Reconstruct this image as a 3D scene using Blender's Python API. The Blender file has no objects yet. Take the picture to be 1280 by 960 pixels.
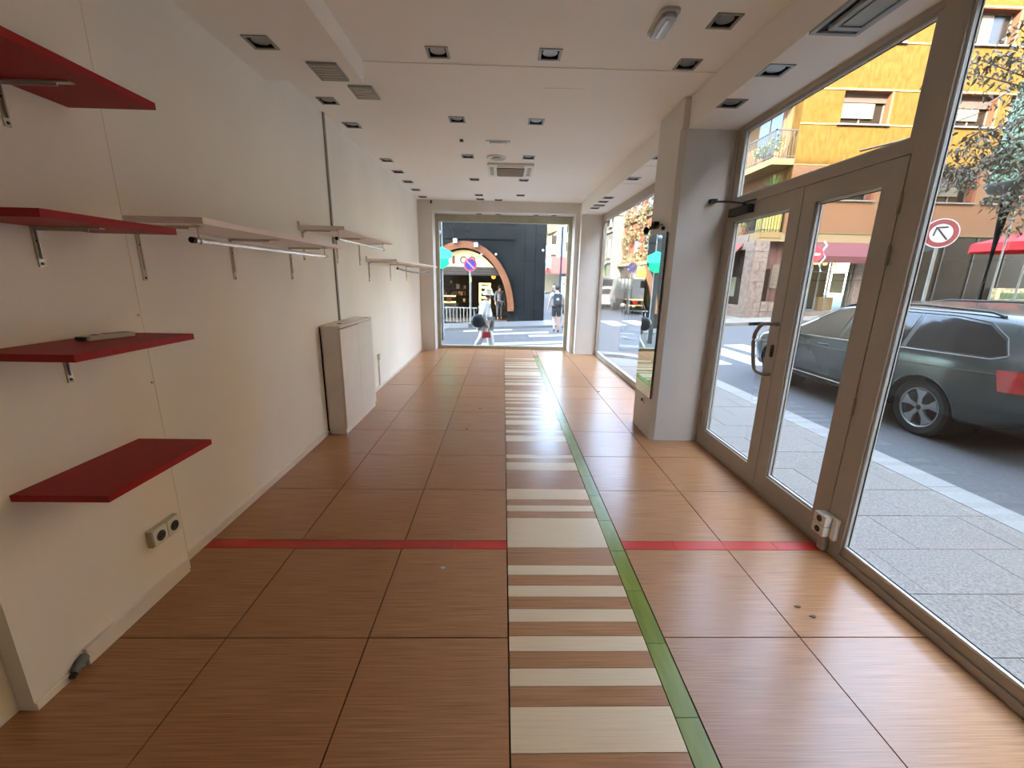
import bpy, bmesh, math, random
from mathutils import Vector, Matrix, Euler
from mathutils.bvhtree import BVHTree
random.seed(7)
PI = math.pi
scn = bpy.context.scene
COL = scn.collection
# ------------------------------------------------------------------ camera
F_PX = 523.2
CAM_Z = 1.5067
PITCH, YAW, ROLL = 0.247439, 0.025434, 0.019859
_cy, _sy, _cp, _sp = math.cos(YAW), math.sin(YAW), math.cos(PITCH), math.sin(PITCH)
FW = Vector((_sy * _cp, _cy * _cp, -_sp)); _r = Vector((_cy, -_sy, 0)); _u = _r.cross(FW)
RT = math.cos(ROLL) * _r + math.sin(ROLL) * _u
UP = -math.sin(ROLL) * _r + math.cos(ROLL) * _u
cam = bpy.data.cameras.new('camera'); co = bpy.data.objects.new('camera', cam); COL.objects.link(co)
cam.sensor_width = 36; cam.lens = F_PX * 36 / 1280; cam.clip_start = 0.02; cam.clip_end = 500
m = Matrix.Identity(4)
for i in range(3):
    m[i][0] = RT[i]; m[i][1] = UP[i]; m[i][2] = -FW[i]
m[2][3] = CAM_Z
co.matrix_world = m
scn.camera = co
# ------------------------------------------------------------------ light
SUN_EL, SUN_AZ = 36, -28         # azimuth: degrees from -Y towards +X
world = bpy.data.worlds.new('World'); scn.world = world; world.use_nodes = True
wn = world.node_tree; bg = wn.nodes['Background']
sky = wn.nodes.new('ShaderNodeTexSky'); sky.sky_type = 'NISHITA'; sky.sun_disc = False
sky.sun_elevation = math.radians(SUN_EL); sky.sun_rotation = math.radians(180 - SUN_AZ)
sky.air_density = 1.0; sky.dust_density = 2.0; sky.ozone_density = 1.0
mxw = wn.nodes.new('ShaderNodeMix'); mxw.data_type = 'RGBA'; mxw.inputs[0].default_value = 0.5; mxw.inputs[7].default_value = (0.66, 0.60, 0.53, 1)
wn.links.new(sky.outputs[0], mxw.inputs[6]); wn.links.new(mxw.outputs[2], bg.inputs[0]); bg.inputs[1].default_value = 4.2
sl = bpy.data.lights.new('sun', 'SUN'); so = bpy.data.objects.new('sun', sl); COL.objects.link(so)
sl.energy = 31; sl.angle = math.radians(0.6); sl.color = (1.0, 0.90, 0.74)
_e, _a = math.radians(SUN_EL), math.radians(SUN_AZ)
sdir = Vector((math.cos(_e) * math.sin(_a), -math.cos(_e) * math.cos(_a), math.sin(_e)))
so.rotation_euler = sdir.to_track_quat('Z', 'Y').to_euler(); so.location = (0, -30, 40)
scn.view_settings.view_transform = 'Standard'; scn.view_settings.look = 'None'
scn.view_settings.gamma = 1.0; scn.view_settings.use_curve_mapping = False
scn.view_settings.exposure = 1.38

# ------------------------------------------------------------------ helpers
def lin(c):
    return tuple(((v / 255) / 12.92 if v / 255 <= 0.04045 else ((v / 255 + 0.055) / 1.055) ** 2.4) for v in c)

MC = {}
ALB = 1.0                      # overall reflectance factor of the paints being defined
def M(name, rgb, rough=0.6, metal=0.0, n=0.08, sc=6.0, bump=0.0, stretch=(1, 1, 1), emit=0.0, spec=0.5, rnd=0.0, rvar=0.0, srgb2=None, tint=None):
    """procedural principled material; rgb is sRGB 0-255 of the base colour"""
    if name in MC: return MC[name]
    mt = bpy.data.materials.new(name); mt.use_nodes = True
    nt = mt.node_tree; b = nt.nodes['Principled BSDF']
    base = tuple(v * (1 if emit else ALB) for v in lin(rgb))
    b.inputs['Roughness'].default_value = rough; b.inputs['Metallic'].default_value = metal
    b.inputs['Specular IOR Level'].default_value = spec
    geo = nt.nodes.new('ShaderNodeNewGeometry'); mp = nt.nodes.new('ShaderNodeMapping')
    nt.links.new(geo.outputs['Position'], mp.inputs['Vector']); mp.inputs['Scale'].default_value = stretch
    no = nt.nodes.new('ShaderNodeTexNoise'); no.inputs['Scale'].default_value = sc; no.inputs['Detail'].default_value = 6
    nt.links.new(mp.outputs[0], no.inputs['Vector'])
    mx = nt.nodes.new('ShaderNodeMix'); mx.data_type = 'RGBA'
    if srgb2: a2 = tuple(v * ALB for v in lin(srgb2)); a1 = base
    else:
        a1 = tuple(min(1, v * (1 + n)) for v in base); a2 = tuple(v * (1 - n * 1.6) for v in base)
    mx.inputs[6].default_value = (*a1, 1); mx.inputs[7].default_value = (*a2, 1)
    rp = nt.nodes.new('ShaderNodeMapRange'); rp.inputs[1].default_value = 0.3; rp.inputs[2].default_value = 0.7
    nt.links.new(no.outputs[0], rp.inputs[0]); nt.links.new(rp.outputs[0], mx.inputs[0])
    out = mx.outputs[2]
    if rnd:
        oi = nt.nodes.new('ShaderNodeObjectInfo'); mr = nt.nodes.new('ShaderNodeMapRange')
        mr.inputs[3].default_value = 1 - rnd; mr.inputs[4].default_value = 1 + rnd
        nt.links.new(oi.outputs['Random'], mr.inputs[0])
        vm = nt.nodes.new('ShaderNodeVectorMath'); vm.operation = 'SCALE'
        nt.links.new(out, vm.inputs[0]); nt.links.new(mr.outputs[0], vm.inputs['Scale']); out = vm.outputs[0]
    nt.links.new(out, b.inputs['Base Color'])
    if False:
        n2 = nt.nodes.new('ShaderNodeTexNoise'); n2.inputs['Scale'].default_value = 1.6; n2.inputs['Detail'].default_value = 3
        nt.links.new(geo.outputs['Position'], n2.inputs['Vector'])
        r2 = nt.nodes.new('ShaderNodeMapRange'); r2.inputs[1].default_value = 0.25; r2.inputs[2].default_value = 0.8
        r2.inputs[3].default_value = rough; r2.inputs[4].default_value = rough + rvar
        nt.links.new(n2.outputs[0], r2.inputs[0]); nt.links.new(r2.outputs[0], b.inputs['Roughness'])
    if bump:
        bp = nt.nodes.new('ShaderNodeBump'); bp.inputs['Strength'].default_value = bump; bp.inputs['Distance'].default_value = 0.01
        nt.links.new(no.outputs[0], bp.inputs['Height']); nt.links.new(bp.outputs[0], b.inputs['Normal'])
    if emit:
        b.inputs['Emission Color'].default_value = (*base, 1); b.inputs['Emission Strength'].default_value = emit
    MC[name] = mt
    return mt

def glass_mat(name, tint=(0.93, 0.96, 0.95), refl=1.0):
    if name in MC: return MC[name]
    mt = bpy.data.materials.new(name); mt.use_nodes = True; nt = mt.node_tree
    for nd in list(nt.nodes): nt.nodes.remove(nd)
    o = nt.nodes.new('ShaderNodeOutputMaterial'); mix = nt.nodes.new('ShaderNodeMixShader')
    t = nt.nodes.new('ShaderNodeBsdfTransparent'); t.inputs[0].default_value = (*tint, 1)
    g = nt.nodes.new('ShaderNodeBsdfGlossy'); g.inputs['Roughness'].default_value = 0.01
    fr = nt.nodes.new('ShaderNodeLayerWeight'); fr.inputs[0].default_value = 0.5
    pw = nt.nodes.new('ShaderNodeMath'); pw.operation = 'POWER'; pw.inputs[1].default_value = 5.0
    mm = nt.nodes.new('ShaderNodeMath'); mm.operation = 'MULTIPLY_ADD'; mm.inputs[1].default_value = 0.9 * refl; mm.inputs[2].default_value = 0.035 * refl
    nt.links.new(fr.outputs['Facing'], pw.inputs[0]); nt.links.new(pw.outputs[0], mm.inputs[0]); nt.links.new(mm.outputs[0], mix.inputs[0])
    nt.links.new(t.outputs[0], mix.inputs[1]); nt.links.new(g.outputs[0], mix.inputs[2])
    nt.links.new(mix.outputs[0], o.inputs[0])
    MC[name] = mt
    return mt

WL = {}
def wl(p): return WL.get(p.name, Vector((0, 0, 0))) if p else Vector((0, 0, 0))

def tag(o, label=None, cat=None, group=None, kind=None):
    if label: o['label'] = label
    if cat: o['category'] = cat
    if group: o['group'] = group
    if kind: o['kind'] = kind
    return o

def thing(name, label, cat, loc=(0, 0, 0), group=None, rot=None):
    o = bpy.data.objects.new(name, None); COL.objects.link(o); o.location = loc
    o.empty_display_size = 0.1
    if rot is not None:
        o.rotation_euler = rot; WL[o.name] = Vector((0, 0, 0))       # children given in local coordinates
    else:
        WL[o.name] = Vector(loc)
    return tag(o, label, cat, group)

class MB:
    def __init__(s): s.bm = bmesh.new()
    def box(s, x0, y0, z0, x1, y1, z1):
        x0, x1 = sorted((x0, x1)); y0, y1 = sorted((y0, y1)); z0, z1 = sorted((z0, z1))
        v = [s.bm.verts.new(p) for p in ((x0, y0, z0), (x1, y0, z0), (x1, y1, z0), (x0, y1, z0), (x0, y0, z1), (x1, y0, z1), (x1, y1, z1), (x0, y1, z1))]
        for f in ((0, 3, 2, 1), (4, 5, 6, 7), (0, 1, 5, 4), (1, 2, 6, 5), (2, 3, 7, 6), (3, 0, 4, 7)): s.bm.faces.new([v[i] for i in f])
        return s
    def cbox(s, c, d): return s.box(c[0] - d[0] / 2, c[1] - d[1] / 2, c[2] - d[2] / 2, c[0] + d[0] / 2, c[1] + d[1] / 2, c[2] + d[2] / 2)
    def prism(s, pts, axis, a, b):
        """polygon pts (2D) extruded along axis from a to b"""
        def P(p, t):
            return (t, p[0], p[1]) if axis == 'x' else (p[0], t, p[1]) if axis == 'y' else (p[0], p[1], t)
        A = [s.bm.verts.new(P(p, a)) for p in pts]; B = [s.bm.verts.new(P(p, b)) for p in pts]
        s.bm.faces.new(A[::-1]); s.bm.faces.new(B)
        n = len(pts)
        for i in range(n): s.bm.faces.new((A[i], A[(i + 1) % n], B[(i + 1) % n], B[i]))
        return s
    def tube(s, path, r, seg=8, cap=True):
        path = [Vector(p) for p in path]; rings = []
        rr = r if isinstance(r, (list, tuple)) else [r] * len(path)
        up = Vector((0, 0, 1))
        for i, p in enumerate(path):
            d = (path[min(i + 1, len(path) - 1)] - path[max(i - 1, 0)]).normalized()
            a = d.cross(up)
            if a.length < 1e-3: a = d.cross(Vector((1, 0, 0)))
            a.normalize(); b = d.cross(a).normalized()
            rings.append([s.bm.verts.new(p + rr[i] * (math.cos(2 * PI * k / seg) * a + math.sin(2 * PI * k / seg) * b)) for k in range(seg)])
        for i in range(len(rings) - 1):
            for k in range(seg):
                s.bm.faces.new((rings[i][k], rings[i][(k + 1) % seg], rings[i + 1][(k + 1) % seg], rings[i + 1][k]))
        if cap: s.bm.faces.new(rings[0][::-1]); s.bm.faces.new(rings[-1])
        return s
    def lathe(s, prof, c=(0, 0, 0), axis='z', seg=20, caps=True):
        """prof: list of (r, h); revolved round axis through c"""
        c = Vector(c); rings = []
        for r, h in prof:
            ring = []
            for k in range(seg):
                a = 2 * PI * k / seg; x, y = r * math.cos(a), r * math.sin(a)
                v = (x, y, h) if axis == 'z' else (h, x, y) if axis == 'x' else (y, h, x)
                ring.append(s.bm.verts.new(c + Vector(v)))
            rings.append(ring)
        for i in range(len(rings) - 1):
            for k in range(seg):
                s.bm.faces.new((rings[i][k], rings[i][(k + 1) % seg], rings[i + 1][(k + 1) % seg], rings[i + 1][k]))
        if caps and prof[0][0] > 1e-6: s.bm.faces.new(rings[0][::-1])
        if caps and prof[-1][0] > 1e-6: s.bm.faces.new(rings[-1])
        return s
    def ball(s, c, r, sc=(1, 1, 1), u=12, v=8):
        g = bmesh.ops.create_uvsphere(s.bm, u_segments=u, v_segments=v, radius=r)
        for w in g['verts']: w.co = Vector((w.co.x * sc[0], w.co.y * sc[1], w.co.z * sc[2])) + Vector(c)
        return s
    def quad(s, *p): s.bm.faces.new([s.bm.verts.new(q) for q in p]); return s
    def build(s, name, mat, parent=None, label=None, cat=None, group=None, kind=None, smooth=False, bevel=0.0, origin=None):
        bm = s.bm
        bmesh.ops.remove_doubles(bm, verts=bm.verts, dist=1e-6)
        bmesh.ops.recalc_face_normals(bm, faces=bm.faces)
        if bevel:
            bmesh.ops.bevel(bm, geom=[e for e in bm.edges if len(e.link_faces) == 2 and e.calc_face_angle(0) > 0.6], offset=bevel, segments=2, affect='EDGES', profile=0.6)
        xs = [v.co.x for v in bm.verts]; ys = [v.co.y for v in bm.verts]; zs = [v.co.z for v in bm.verts]
        o0 = Vector(origin) if origin else Vector(((min(xs) + max(xs)) / 2, (min(ys) + max(ys)) / 2, min(zs)))
        for v in bm.verts: v.co -= o0
        me = bpy.data.meshes.new(name); bm.to_mesh(me); bm.free()
        for mm in (mat if isinstance(mat, (list, tuple)) else [mat]): me.materials.append(mm)
        if smooth:
            for f in me.polygons: f.use_smooth = True
            try: me.set_sharp_from_angle(angle=math.radians(smooth if smooth is not True else 40))
            except Exception: pass
        o = bpy.data.objects.new(name, me); COL.objects.link(o)
        if parent: o.parent = parent; o.location = o0 - wl(parent)
        else: o.location = o0
        WL[o.name] = o0
        return tag(o, label, cat, group, kind)

def B(*a): return MB().box(*a)

def boolean(o, cutter_bm, local=False):
    """cut holes for good, the cutter is removed"""
    me = bpy.data.meshes.new('cut'); 
    bmesh.ops.recalc_face_normals(cutter_bm, faces=cutter_bm.faces)
    cutter_bm.to_mesh(me); cutter_bm.free()
    c = bpy.data.objects.new('cut', me); COL.objects.link(c)
    if local: c.parent = o
    md = o.modifiers.new('b', 'BOOLEAN'); md.operation = 'DIFFERENCE'; md.object = c; md.solver = 'EXACT'
    bpy.context.view_layer.update()
    dg = bpy.context.evaluated_depsgraph_get()
    nm = bpy.data.meshes.new_from_object(o.evaluated_get(dg), depsgraph=dg)
    o.modifiers.clear(); old = o.data; o.data = nm; nm.name = o.name
    bpy.data.objects.remove(c); bpy.data.meshes.remove(old); bpy.data.meshes.remove(me)
    return o

def copy_tree(o, parent=None):
    c = o.copy(); COL.objects.link(c); c.parent = parent; WL[c.name] = wl(o)
    for ch in list(o.children): copy_tree(ch, c)
    return c

def at(u, v, Y):
    d = FW + (u - 640) / F_PX * RT - (v - 480) / F_PX * UP
    t = Y / d.y
    return Vector((t * d.x, Y, CAM_Z + t * d.z))

def text_bm(txt, size, depth=0.003):
    cu = bpy.data.curves.new('t', 'FONT'); cu.body = txt; cu.size = size; cu.extrude = depth; cu.align_x = 'CENTER'; cu.align_y = 'CENTER'
    o = bpy.data.objects.new('t', cu); COL.objects.link(o); bpy.context.view_layer.update()
    dg = bpy.context.evaluated_depsgraph_get(); me = bpy.data.meshes.new_from_object(o.evaluated_get(dg), depsgraph=dg)
    mb = MB(); mb.bm.from_mesh(me); bpy.data.objects.remove(o); bpy.data.curves.remove(cu); bpy.data.meshes.remove(me)
    return mb

# ------------------------------------------------------------------ materials
WALL = M('wall_paint', (246, 241, 230), 0.75, n=0.03, sc=1.3)
CEIL = M('ceiling_paint', (248, 242, 232), 0.8, n=0.02, sc=0.8)
PILLAR = M('pillar_paint', (222, 216, 208), 0.6, n=0.05, sc=1.1)
TILE = M('brown_tile', (172, 124, 84), 0.27, n=0.2, sc=3.0, stretch=(1.2, 70, 1), rnd=0.03, rvar=0.12, spec=0.5)
CREAM = M('cream_tile', (218, 194, 156), 0.30, n=0.06, sc=3.0, stretch=(1.2, 70, 1), rnd=0.02, rvar=0.2)
GREEN = M('green_tile', (124, 134, 48), 0.25, n=0.12, sc=5.0, stretch=(6, 1, 1), rnd=0.1, rvar=0.2)
REDT = M('red_tile', (192, 40, 22), 0.3, n=0.1, sc=4.0, rnd=0.06, rvar=0.2)
GROUT = M('grout', (58, 48, 42), 0.9)
ALU = M('taupe_aluminium', (178, 168, 154), 0.45, n=0.05, sc=3, rnd=0.02)
ALUG = M('pale_glazing_bead', (214, 216, 210), 0.4, n=0.03)
GASKET = M('black_gasket', (24, 26, 28), 0.6)
GLASS = glass_mat('window_glass')
WHITE = M('white_laminate', (232, 224, 212), 0.45, n=0.02)
SHELF = M('white_shelf_board', (250, 238, 230), 0.5, n=0.02)
RED = M('red_lacquer', (158, 12, 14), 0.5, n=0.05, sc=3, spec=.3)
METAL = M('brushed_metal', (190, 186, 178), 0.35, 0.8, n=0.06)
CHROME = M('chrome_tube', (225, 225, 222), 0.12, 1.0, n=0.02)
WMETAL = M('white_bracket', (214, 204, 192), 0.5, n=0.04)
BLACK = M('black_plastic', (18, 18, 19), 0.5)
DKGREY = M('dark_grey_metal', (60, 62, 62), 0.5)
PLW = M('white_plastic', (228, 226, 214), 0.4, n=0.02)
SOCK = M('socket_dark', (70, 72, 66), 0.6)
LFRAME = M('spotlight_frame', (150, 150, 140), 0.4, 0.3, n=0.05)
REFL = M('spot_reflector', (150, 146, 140), 0.35, 0.8)
MIRROR = M('mirror_glass', (235, 240, 236), 0.01, 1.0, n=0.0)

# ------------------------------------------------------------------ room shell
XL, XR = -1.68, 1.92
YB = -3.0
floor = tag(B(-2.6, YB, -0.30, 1.99, 9.22, -0.012).build('floor', GROUT), kind='structure')
def tile(x0, x1, y0, y1, mat, name='floor_tile', top=0.0, g=0.0028, bev=0.0):
    return B(x0 + g, y0 + g, -0.0125, x1 - g, y1 - g, top).build(name, mat, floor)
Y0, TY, BAND = 1.4855, 0.61136, 0.0791
rows = []
y = Y0
while y > YB: rows.append((y - TY, y)); y -= TY
rows.append((Y0, Y0 + TY)); y = Y0 + TY + BAND
while y < 9.15: rows.append((y, min(y + TY, 9.14))); y += TY
cols = [(-2.3, -1.756), (-1.756, -1.156), (-1.156, -0.556), (-0.556, 0.044), (0.722, 1.326), (1.326, 1.905)]
for a, b in rows:
    for x0, x1 in cols:
        if x0 < -2 and a > 1.2: continue
        tile(x0, x1, max(a, YB + .02), b, TILE, top=random.uniform(-0.0006, 0.0004))
for x0, x1 in [(-1.756, -1.456), (-1.456, -1.156), (-1.156, -0.856), (-0.856, -0.556), (-0.556, -0.256), (-0.256, 0.044), (0.722, 1.027), (1.027, 1.326), (1.326, 1.63), (1.63, 1.905)]:
    tile(x0, x1, Y0 + TY, Y0 + TY + BAND, REDT, 'red_floor_tile', g=0.0012)
U = 0.0773
seq = 'L2D1L1D1L1D1L1D1L1D1L1D2L4D1L1D1L2D4L2D1L1D4L2D1L1D2L2D1L1D1L1D1L1D2L1D1L1D1L2D1L1D4L2D1L1D2L1D1L4D1L1D2L2D1L1D1L1D4L1'
y = 1.03; i = 0
while i < len(seq) and y < 8.2:
    k = int(seq[i + 1]) * U
    tile(0.046, 0.633, y, min(y + k, 8.28), CREAM if seq[i] == 'L' else TILE, 'stripe_tile', g=0.0012); y += k; i += 2
tile(0.046, 0.633, y, 9.14, TILE)
y = 1.03
for ch in 'D2L2D1L1D2L4D1L1D1L1D4L2D1L1D2L1D1L1D1L4D2L1D4L2D1L1'.replace('D', ' D').replace('L', ' L').split():
    k = int(ch[1]) * U
    if y - k < YB: break
    tile(0.046, 0.633, y - k, y, CREAM if ch[0] == 'L' else TILE, 'stripe_tile', g=0.0012); y -= k
y = 1.142 - 0.3133 * 12
while y < 8.2:
    tile(0.635, 0.720, max(y, YB), min(y + .3133, 8.28), GREEN, 'green_floor_tile', g=0.0014); y += .3133
tile(0.635, 0.722, 8.30, 9.14, TILE)

H1, H2, H3, HB = 2.95, 2.82, 2.955, 2.72
holes = MB()
SPOTS = []
def spot(x, y, z, s=0.15): SPOTS.append((x, y, z, s)); holes.box(x - s / 2 + .008, y - s / 2 + .008, z - .02, x + s / 2 - .008, y + s / 2 - .008, z + .11)
LW = 'in the row along the left wall'
SP_L = []
def addspot(x, y, z, label): spot(x, y, z); SP_L.append(label)
addspot(-1.44, 2.90, H2, 'square ceiling spotlight in the lowered soffit at the upper left')
ords = ['first', 'second', 'third', 'fourth', 'fifth', 'sixth', 'seventh', 'eighth', 'ninth']
for k, yy in enumerate((4.10, 4.69, 5.96, 6.56, 7.20, 7.82, 8.46)):
    addspot(-1.52, yy, H1, '%s small square spotlight beyond the soffit in the row along the left wall' % ords[k])
for k, yy in enumerate((3.25, 4.45, 5.68, 6.92, 8.16)):
    addspot(-0.455, yy, H3 if yy < 3.4 else H1, '%s square ceiling spotlight from the camera in the row left of the air conditioner' % ords[k])
addspot(-0.455, 8.56, H1, 'square spotlight close to the back wall, left of its twin')
addspot(-0.11, 8.60, H1, 'square spotlight close to the back wall, above the middle of the window')
for k, yy in enumerate((3.23, 4.45, 5.66, 6.89, 8.09)):
    addspot(0.292, yy, H3 if yy < 3.4 else H1, '%s square ceiling spotlight from the camera in the row right of the air conditioner' % ords[k])
addspot(1.245, 2.80, H3, 'square spotlight beside the oval emergency lamp, in front of the pillar')
addspot(1.245, 3.30, H3, 'square spotlight just left of the pillar head')
for yy, lb in ((2.80, 'larger spotlight in the beam over the double door, nearer the camera'), (3.28, 'spotlight in the beam over the double door, next to the pillar'), (4.62, 'spotlight in the beam just behind the pillar'), (5.556, 'second spotlight in the beam over the side window'), (6.816, 'third spotlight in the beam over the side window'), (7.158, 'fourth spotlight in the beam over the side window'), (7.789, 'last spotlight in the beam over the side window, by the back pillar')):
    addspot(1.70 if 4 < yy < 0 else 1.58, yy, HB, lb)
for k, xx in enumerate((-0.5, -0.115, 0.646, 1.004)):
    spot(xx, 8.98, 2.745, 0.11); SP_L.append('%s small spotlight from the left in the reveal over the back window' % ords[k])

def hb(): 
    b = MB(); b.bm = holes.bm.copy(); return b.bm
main = B(XL, 3.40, H1, 1.50, 8.74, 3.25).build('ceiling', CEIL, kind='structure'); boolean(main, hb())
near = B(-1.0, YB, H3, 1.50, 3.40, 3.25).build('ceiling', CEIL, kind='structure'); boolean(near, hb())
soff = B(-2.6, YB, H2, -1.0, 3.40, 3.25).build('trim_2', CEIL, kind='structure')
tag(soff, kind='structure'); boolean(soff, hb())
beam = B(1.50, YB, HB, 1.99, 8.74, 3.25).build('trim_1', CEIL, kind='structure'); boolean(beam, hb())
B(XL - .3, YB, 0 - .3, XL, 8.95, 3.25).build('wall_left', WALL, kind='structure')
B(-2.7, YB - .15, -.3, 1.99, YB, 3.25).build('wall_front', WALL, kind='structure')
B(1.93, YB, -.3, 1.99, 0.2, 2.72).build('wall_right', WALL, kind='structure')
bw = MB(); bw.box(XL, 8.74, 0, -1.40, 9.22, H1); bw.box(1.41, 8.74, 0, 1.99, 9.22, 3.25); bw.box(-1.40, 8.74, 2.745, 1.41, 9.22, 3.25); bw.box(XL, 8.74, H1, -1.4, 9.22, 3.25)
bwall = bw.build('wall_back', PILLAR, kind='structure'); boolean(bwall, hb())
B(1.50, 8.54, 0, 1.93, 8.74, HB).build('wall_back_right', PILLAR, kind='structure')
# near left panel
pn = B(XL + .001, 1.18, 0, -1.62, 1.93, H2 - .001).build('wall_left_panel', WALL, kind='structure')
for yy, zz in ((1.913, 1.316), (1.916, 1.007)):
    MB().lathe([(0.0, 0), (.006, .0), (.006, .004), (0, .005)], (-1.62, yy, zz), 'x', 10).build('screw', METAL, pn)
B(-1.6205, 1.9282, .02, -1.6190, 1.9300, H2 - .005).build('edge_shade_strip', M('painted_edge_shade', (228, 216, 198), .8), pn)  # added strip paints in the shading line along the panel edge
B(-1.622, 1.36, 0.0, -1.602, 1.905, 0.075).build('baseboard_near', WHITE, kind='structure', bevel=.003)
B(-1.619, 1.18, 0.0, -1.612, 1.3, 0.03).build('trim_3', WALL, kind='structure')
B(XL, 1.94, 0.0, XL + .012, 3.85, 0.05).build('baseboard_left', WHITE, kind='structure', bevel=.002)
B(XL, 4.86, 0.0, XL + .012, 8.74, 0.045).build('baseboard_left', WHITE, kind='structure', bevel=.002)
# recess before the panel
B(-1.98, 0.9, 0, -1.70, 1.17, 0.02).build('trim_4', M('grey_sill', (120, 118, 110), .6), kind='structure')
# pillar
pil = MB(); pil.prism([(1.45, 3.84), (1.49, 3.80), (1.935, 3.80), (1.935, 4.35), (1.45, 4.35)], 'z', 0.0, HB)
pil.box(1.45, 3.80, HB, 1.56, 4.35, H1)
pl = pil.build('wall_pillar', PILLAR, kind='structure')
t = thing('mirror', 'tall narrow mirror fixed on the left side of the white pillar', 'mirror', (1.446, 4.10, .40), rot=(0, 0, math.radians(-0.5)))
B(-.010, -.23, 0, -.004, .235, 1.53).build('mirror_glass', MIRROR, t)
B(-.011, -.244, 0, -.003, -.231, 1.53).build('edge_strip', BLACK, t)
t = thing('curtain_hook', 'black metal hook bracket on the pillar above the mirror', 'hook', (1.44, 4.2, 1.97))
h = MB(); h.tube([(1.45, 4.16, 2.02), (1.40, 4.16, 2.02), (1.37, 4.16, 1.97)], .008); h.box(1.40, 4.12, 1.985, 1.448, 4.20, 2.045); h.build('hook_plate', BLACK, t)
MB().tube([(1.42, 3.96, 2.0), (1.42, 4.34, 1.99)], .006).build('rod', BLACK, t)
MB().ball((1.40, 4.33, 1.985), .028, (1, .7, 1.3)).build('end_ring', BLACK, t, smooth=True)
MB().ball((1.42, 3.93, 1.965), .018, (1, 1, 1)).build('end_knob', BLACK, t, smooth=True)
t = thing('cable_outlet', 'small dark cable outlet low on the left face of the pillar', 'outlet', (1.44, 4.1, .32))
B(1.438, 4.05, .30, 1.449, 4.11, .36).build('cover', PLW, t); B(1.43, 4.075, .315, 1.439, 4.095, .345).build('plug', BLACK, t)

# spotlights: one prototype, copied
def make_spot():
    t = thing('ceiling_spotlight', 'x', 'ceiling light', (0, 0, 0), 'recessed square ceiling spotlights')
    s = .075; f = MB()
    for a in ((-s, -s, s, -s + .017), (-s, s - .017, s, s), (-s, -s + .017, -s + .017, s - .017), (s - .017, -s + .017, s, s - .017)):
        f.box(a[0], a[1], -.006, a[2], a[3], .004)
    f.build('frame', LFRAME, t)
    h = MB(); i = .062; w = .004
    for a in ((-i, -i, i, -i + w), (-i, i - w, i, i), (-i, -i, -i + w, i), (i - w, -i, i, i)): h.box(a[0], a[1], 0, a[2], a[3], .10)
    h.box(-i, -i, .096, i, i, .10); h.build('housing', BLACK, t)
    MB().lathe([(.047, .006), (.050, .006), (.042, .030), (.018, .055), (.0, .057)], seg=20).build('reflector', REFL, t, smooth=True)
    MB().lathe([(0, .016), (.014, .018), (.020, .028), (.020, .055), (0, .056)], seg=12).build('bulb', PLW, t, smooth=True)
    return t
proto = make_spot()
for k, ((x, y, z, s), lb) in enumerate(zip(SPOTS, SP_L)):
    o = proto if k == 0 else copy_tree(proto)
    o.location = (x, y, z); o['label'] = lb
    if s < .14: o.scale = (s / .15,) * 3

# ceiling fittings
def frame_rect(mb, x0, y0, x1, y1, w, z0, z1):
    mb.box(x0, y0, z0, x1, y0 + w, z1); mb.box(x0, y1 - w, z0, x1, y1, z1); mb.box(x0, y0 + w, z0, x0 + w, y1 - w, z1); mb.box(x1 - w, y0 + w, z0, x1, y1 - w, z1); return mb
for (cx, cy, z, lb) in ((-1.18, 3.235, H2, 'square air grille in the lowered soffit, hanging slightly open'), (-1.145, 3.90, H1, 'square air grille in the ceiling just beyond the soffit')):
    t = thing('air_grille', lb, 'vent', (cx, cy, z), 'square ceiling air grilles')
    frame_rect(MB(), cx - .095, cy - .12, cx + .095, cy + .12, .014, z - .012, z).build('frame', LFRAME, t)
    B(cx - .08, cy - .105, z - .004, cx + .08, cy + .105, z - .0005).build('backing', BLACK, t)
    for k in range(6):
        yy = cy - .095 + k * .036
        B(cx - .08, yy, z - .011, cx + .08, yy + .026, z - .006).build('slat', M('grille_slat', (188, 180, 160), .5), t)
t = thing('emergency_light', 'oval emergency light with clear ribbed cover on the near ceiling', 'emergency light', (.90, 2.82, H3))
def rrect(x0, y0, x1, y1, r, n=5):
    pts = []
    for cx, cy, a0 in ((x1 - r, y1 - r, 0), (x0 + r, y1 - r, 90), (x0 + r, y0 + r, 180), (x1 - r, y0 + r, 270)):
        for k in range(n): a = math.radians(a0 + 90 * k / (n - 1)); pts.append((cx + r * math.cos(a), cy + r * math.sin(a)))
    return pts
MB().prism(rrect(.845, 2.68, .955, 2.965, .035), 'z', H3 - .016, H3).build('base', M('emergency_base', (196, 192, 184), .4), t, bevel=.004)
MB().prism(rrect(.858, 2.70, .942, 2.945, .03), 'z', H3 - .04, H3 - .016).build('cover', M('clear_plastic', (170, 170, 166), .15, spec=.9), t, bevel=.008)
B(.885, 2.73, H3 - .046, .905, 2.91, H3 - .0395).build('tube', M('lamp_tube', (244, 244, 240), .3), t)
t = thing('emergency_light', 'small trapezoid emergency light in front of the round ceiling diffuser', 'emergency light', (-.075, 5.07, H1))
B(-.21, 5.03, H1 - .012, .06, 5.11, H1).build('base', PLW, t, bevel=.003)
B(-.17, 5.045, H1 - .02, .02, 5.095, H1 - .012).build('cover', M('clear_plastic', (170, 170, 166)), t)
MB().lathe([(.02, -.02), (.02, 0)], (-.47, 5.05, H1), 'z', 12).build('smoke_sensor', DKGREY, None, 'tiny dark sensor dot on the ceiling left of the small emergency light', 'sensor')
t = thing('round_diffuser', 'round white air diffuser in front of the ceiling air conditioner', 'vent', (-.10, 5.70, H1))
MB().lathe([(.125, -.0), (.125, -.010), (.105, -.018), (.095, -.006), (.0, -.006)], (-.1, 5.70, H1)).build('outer_ring', PLW, t, smooth=True)
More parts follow.
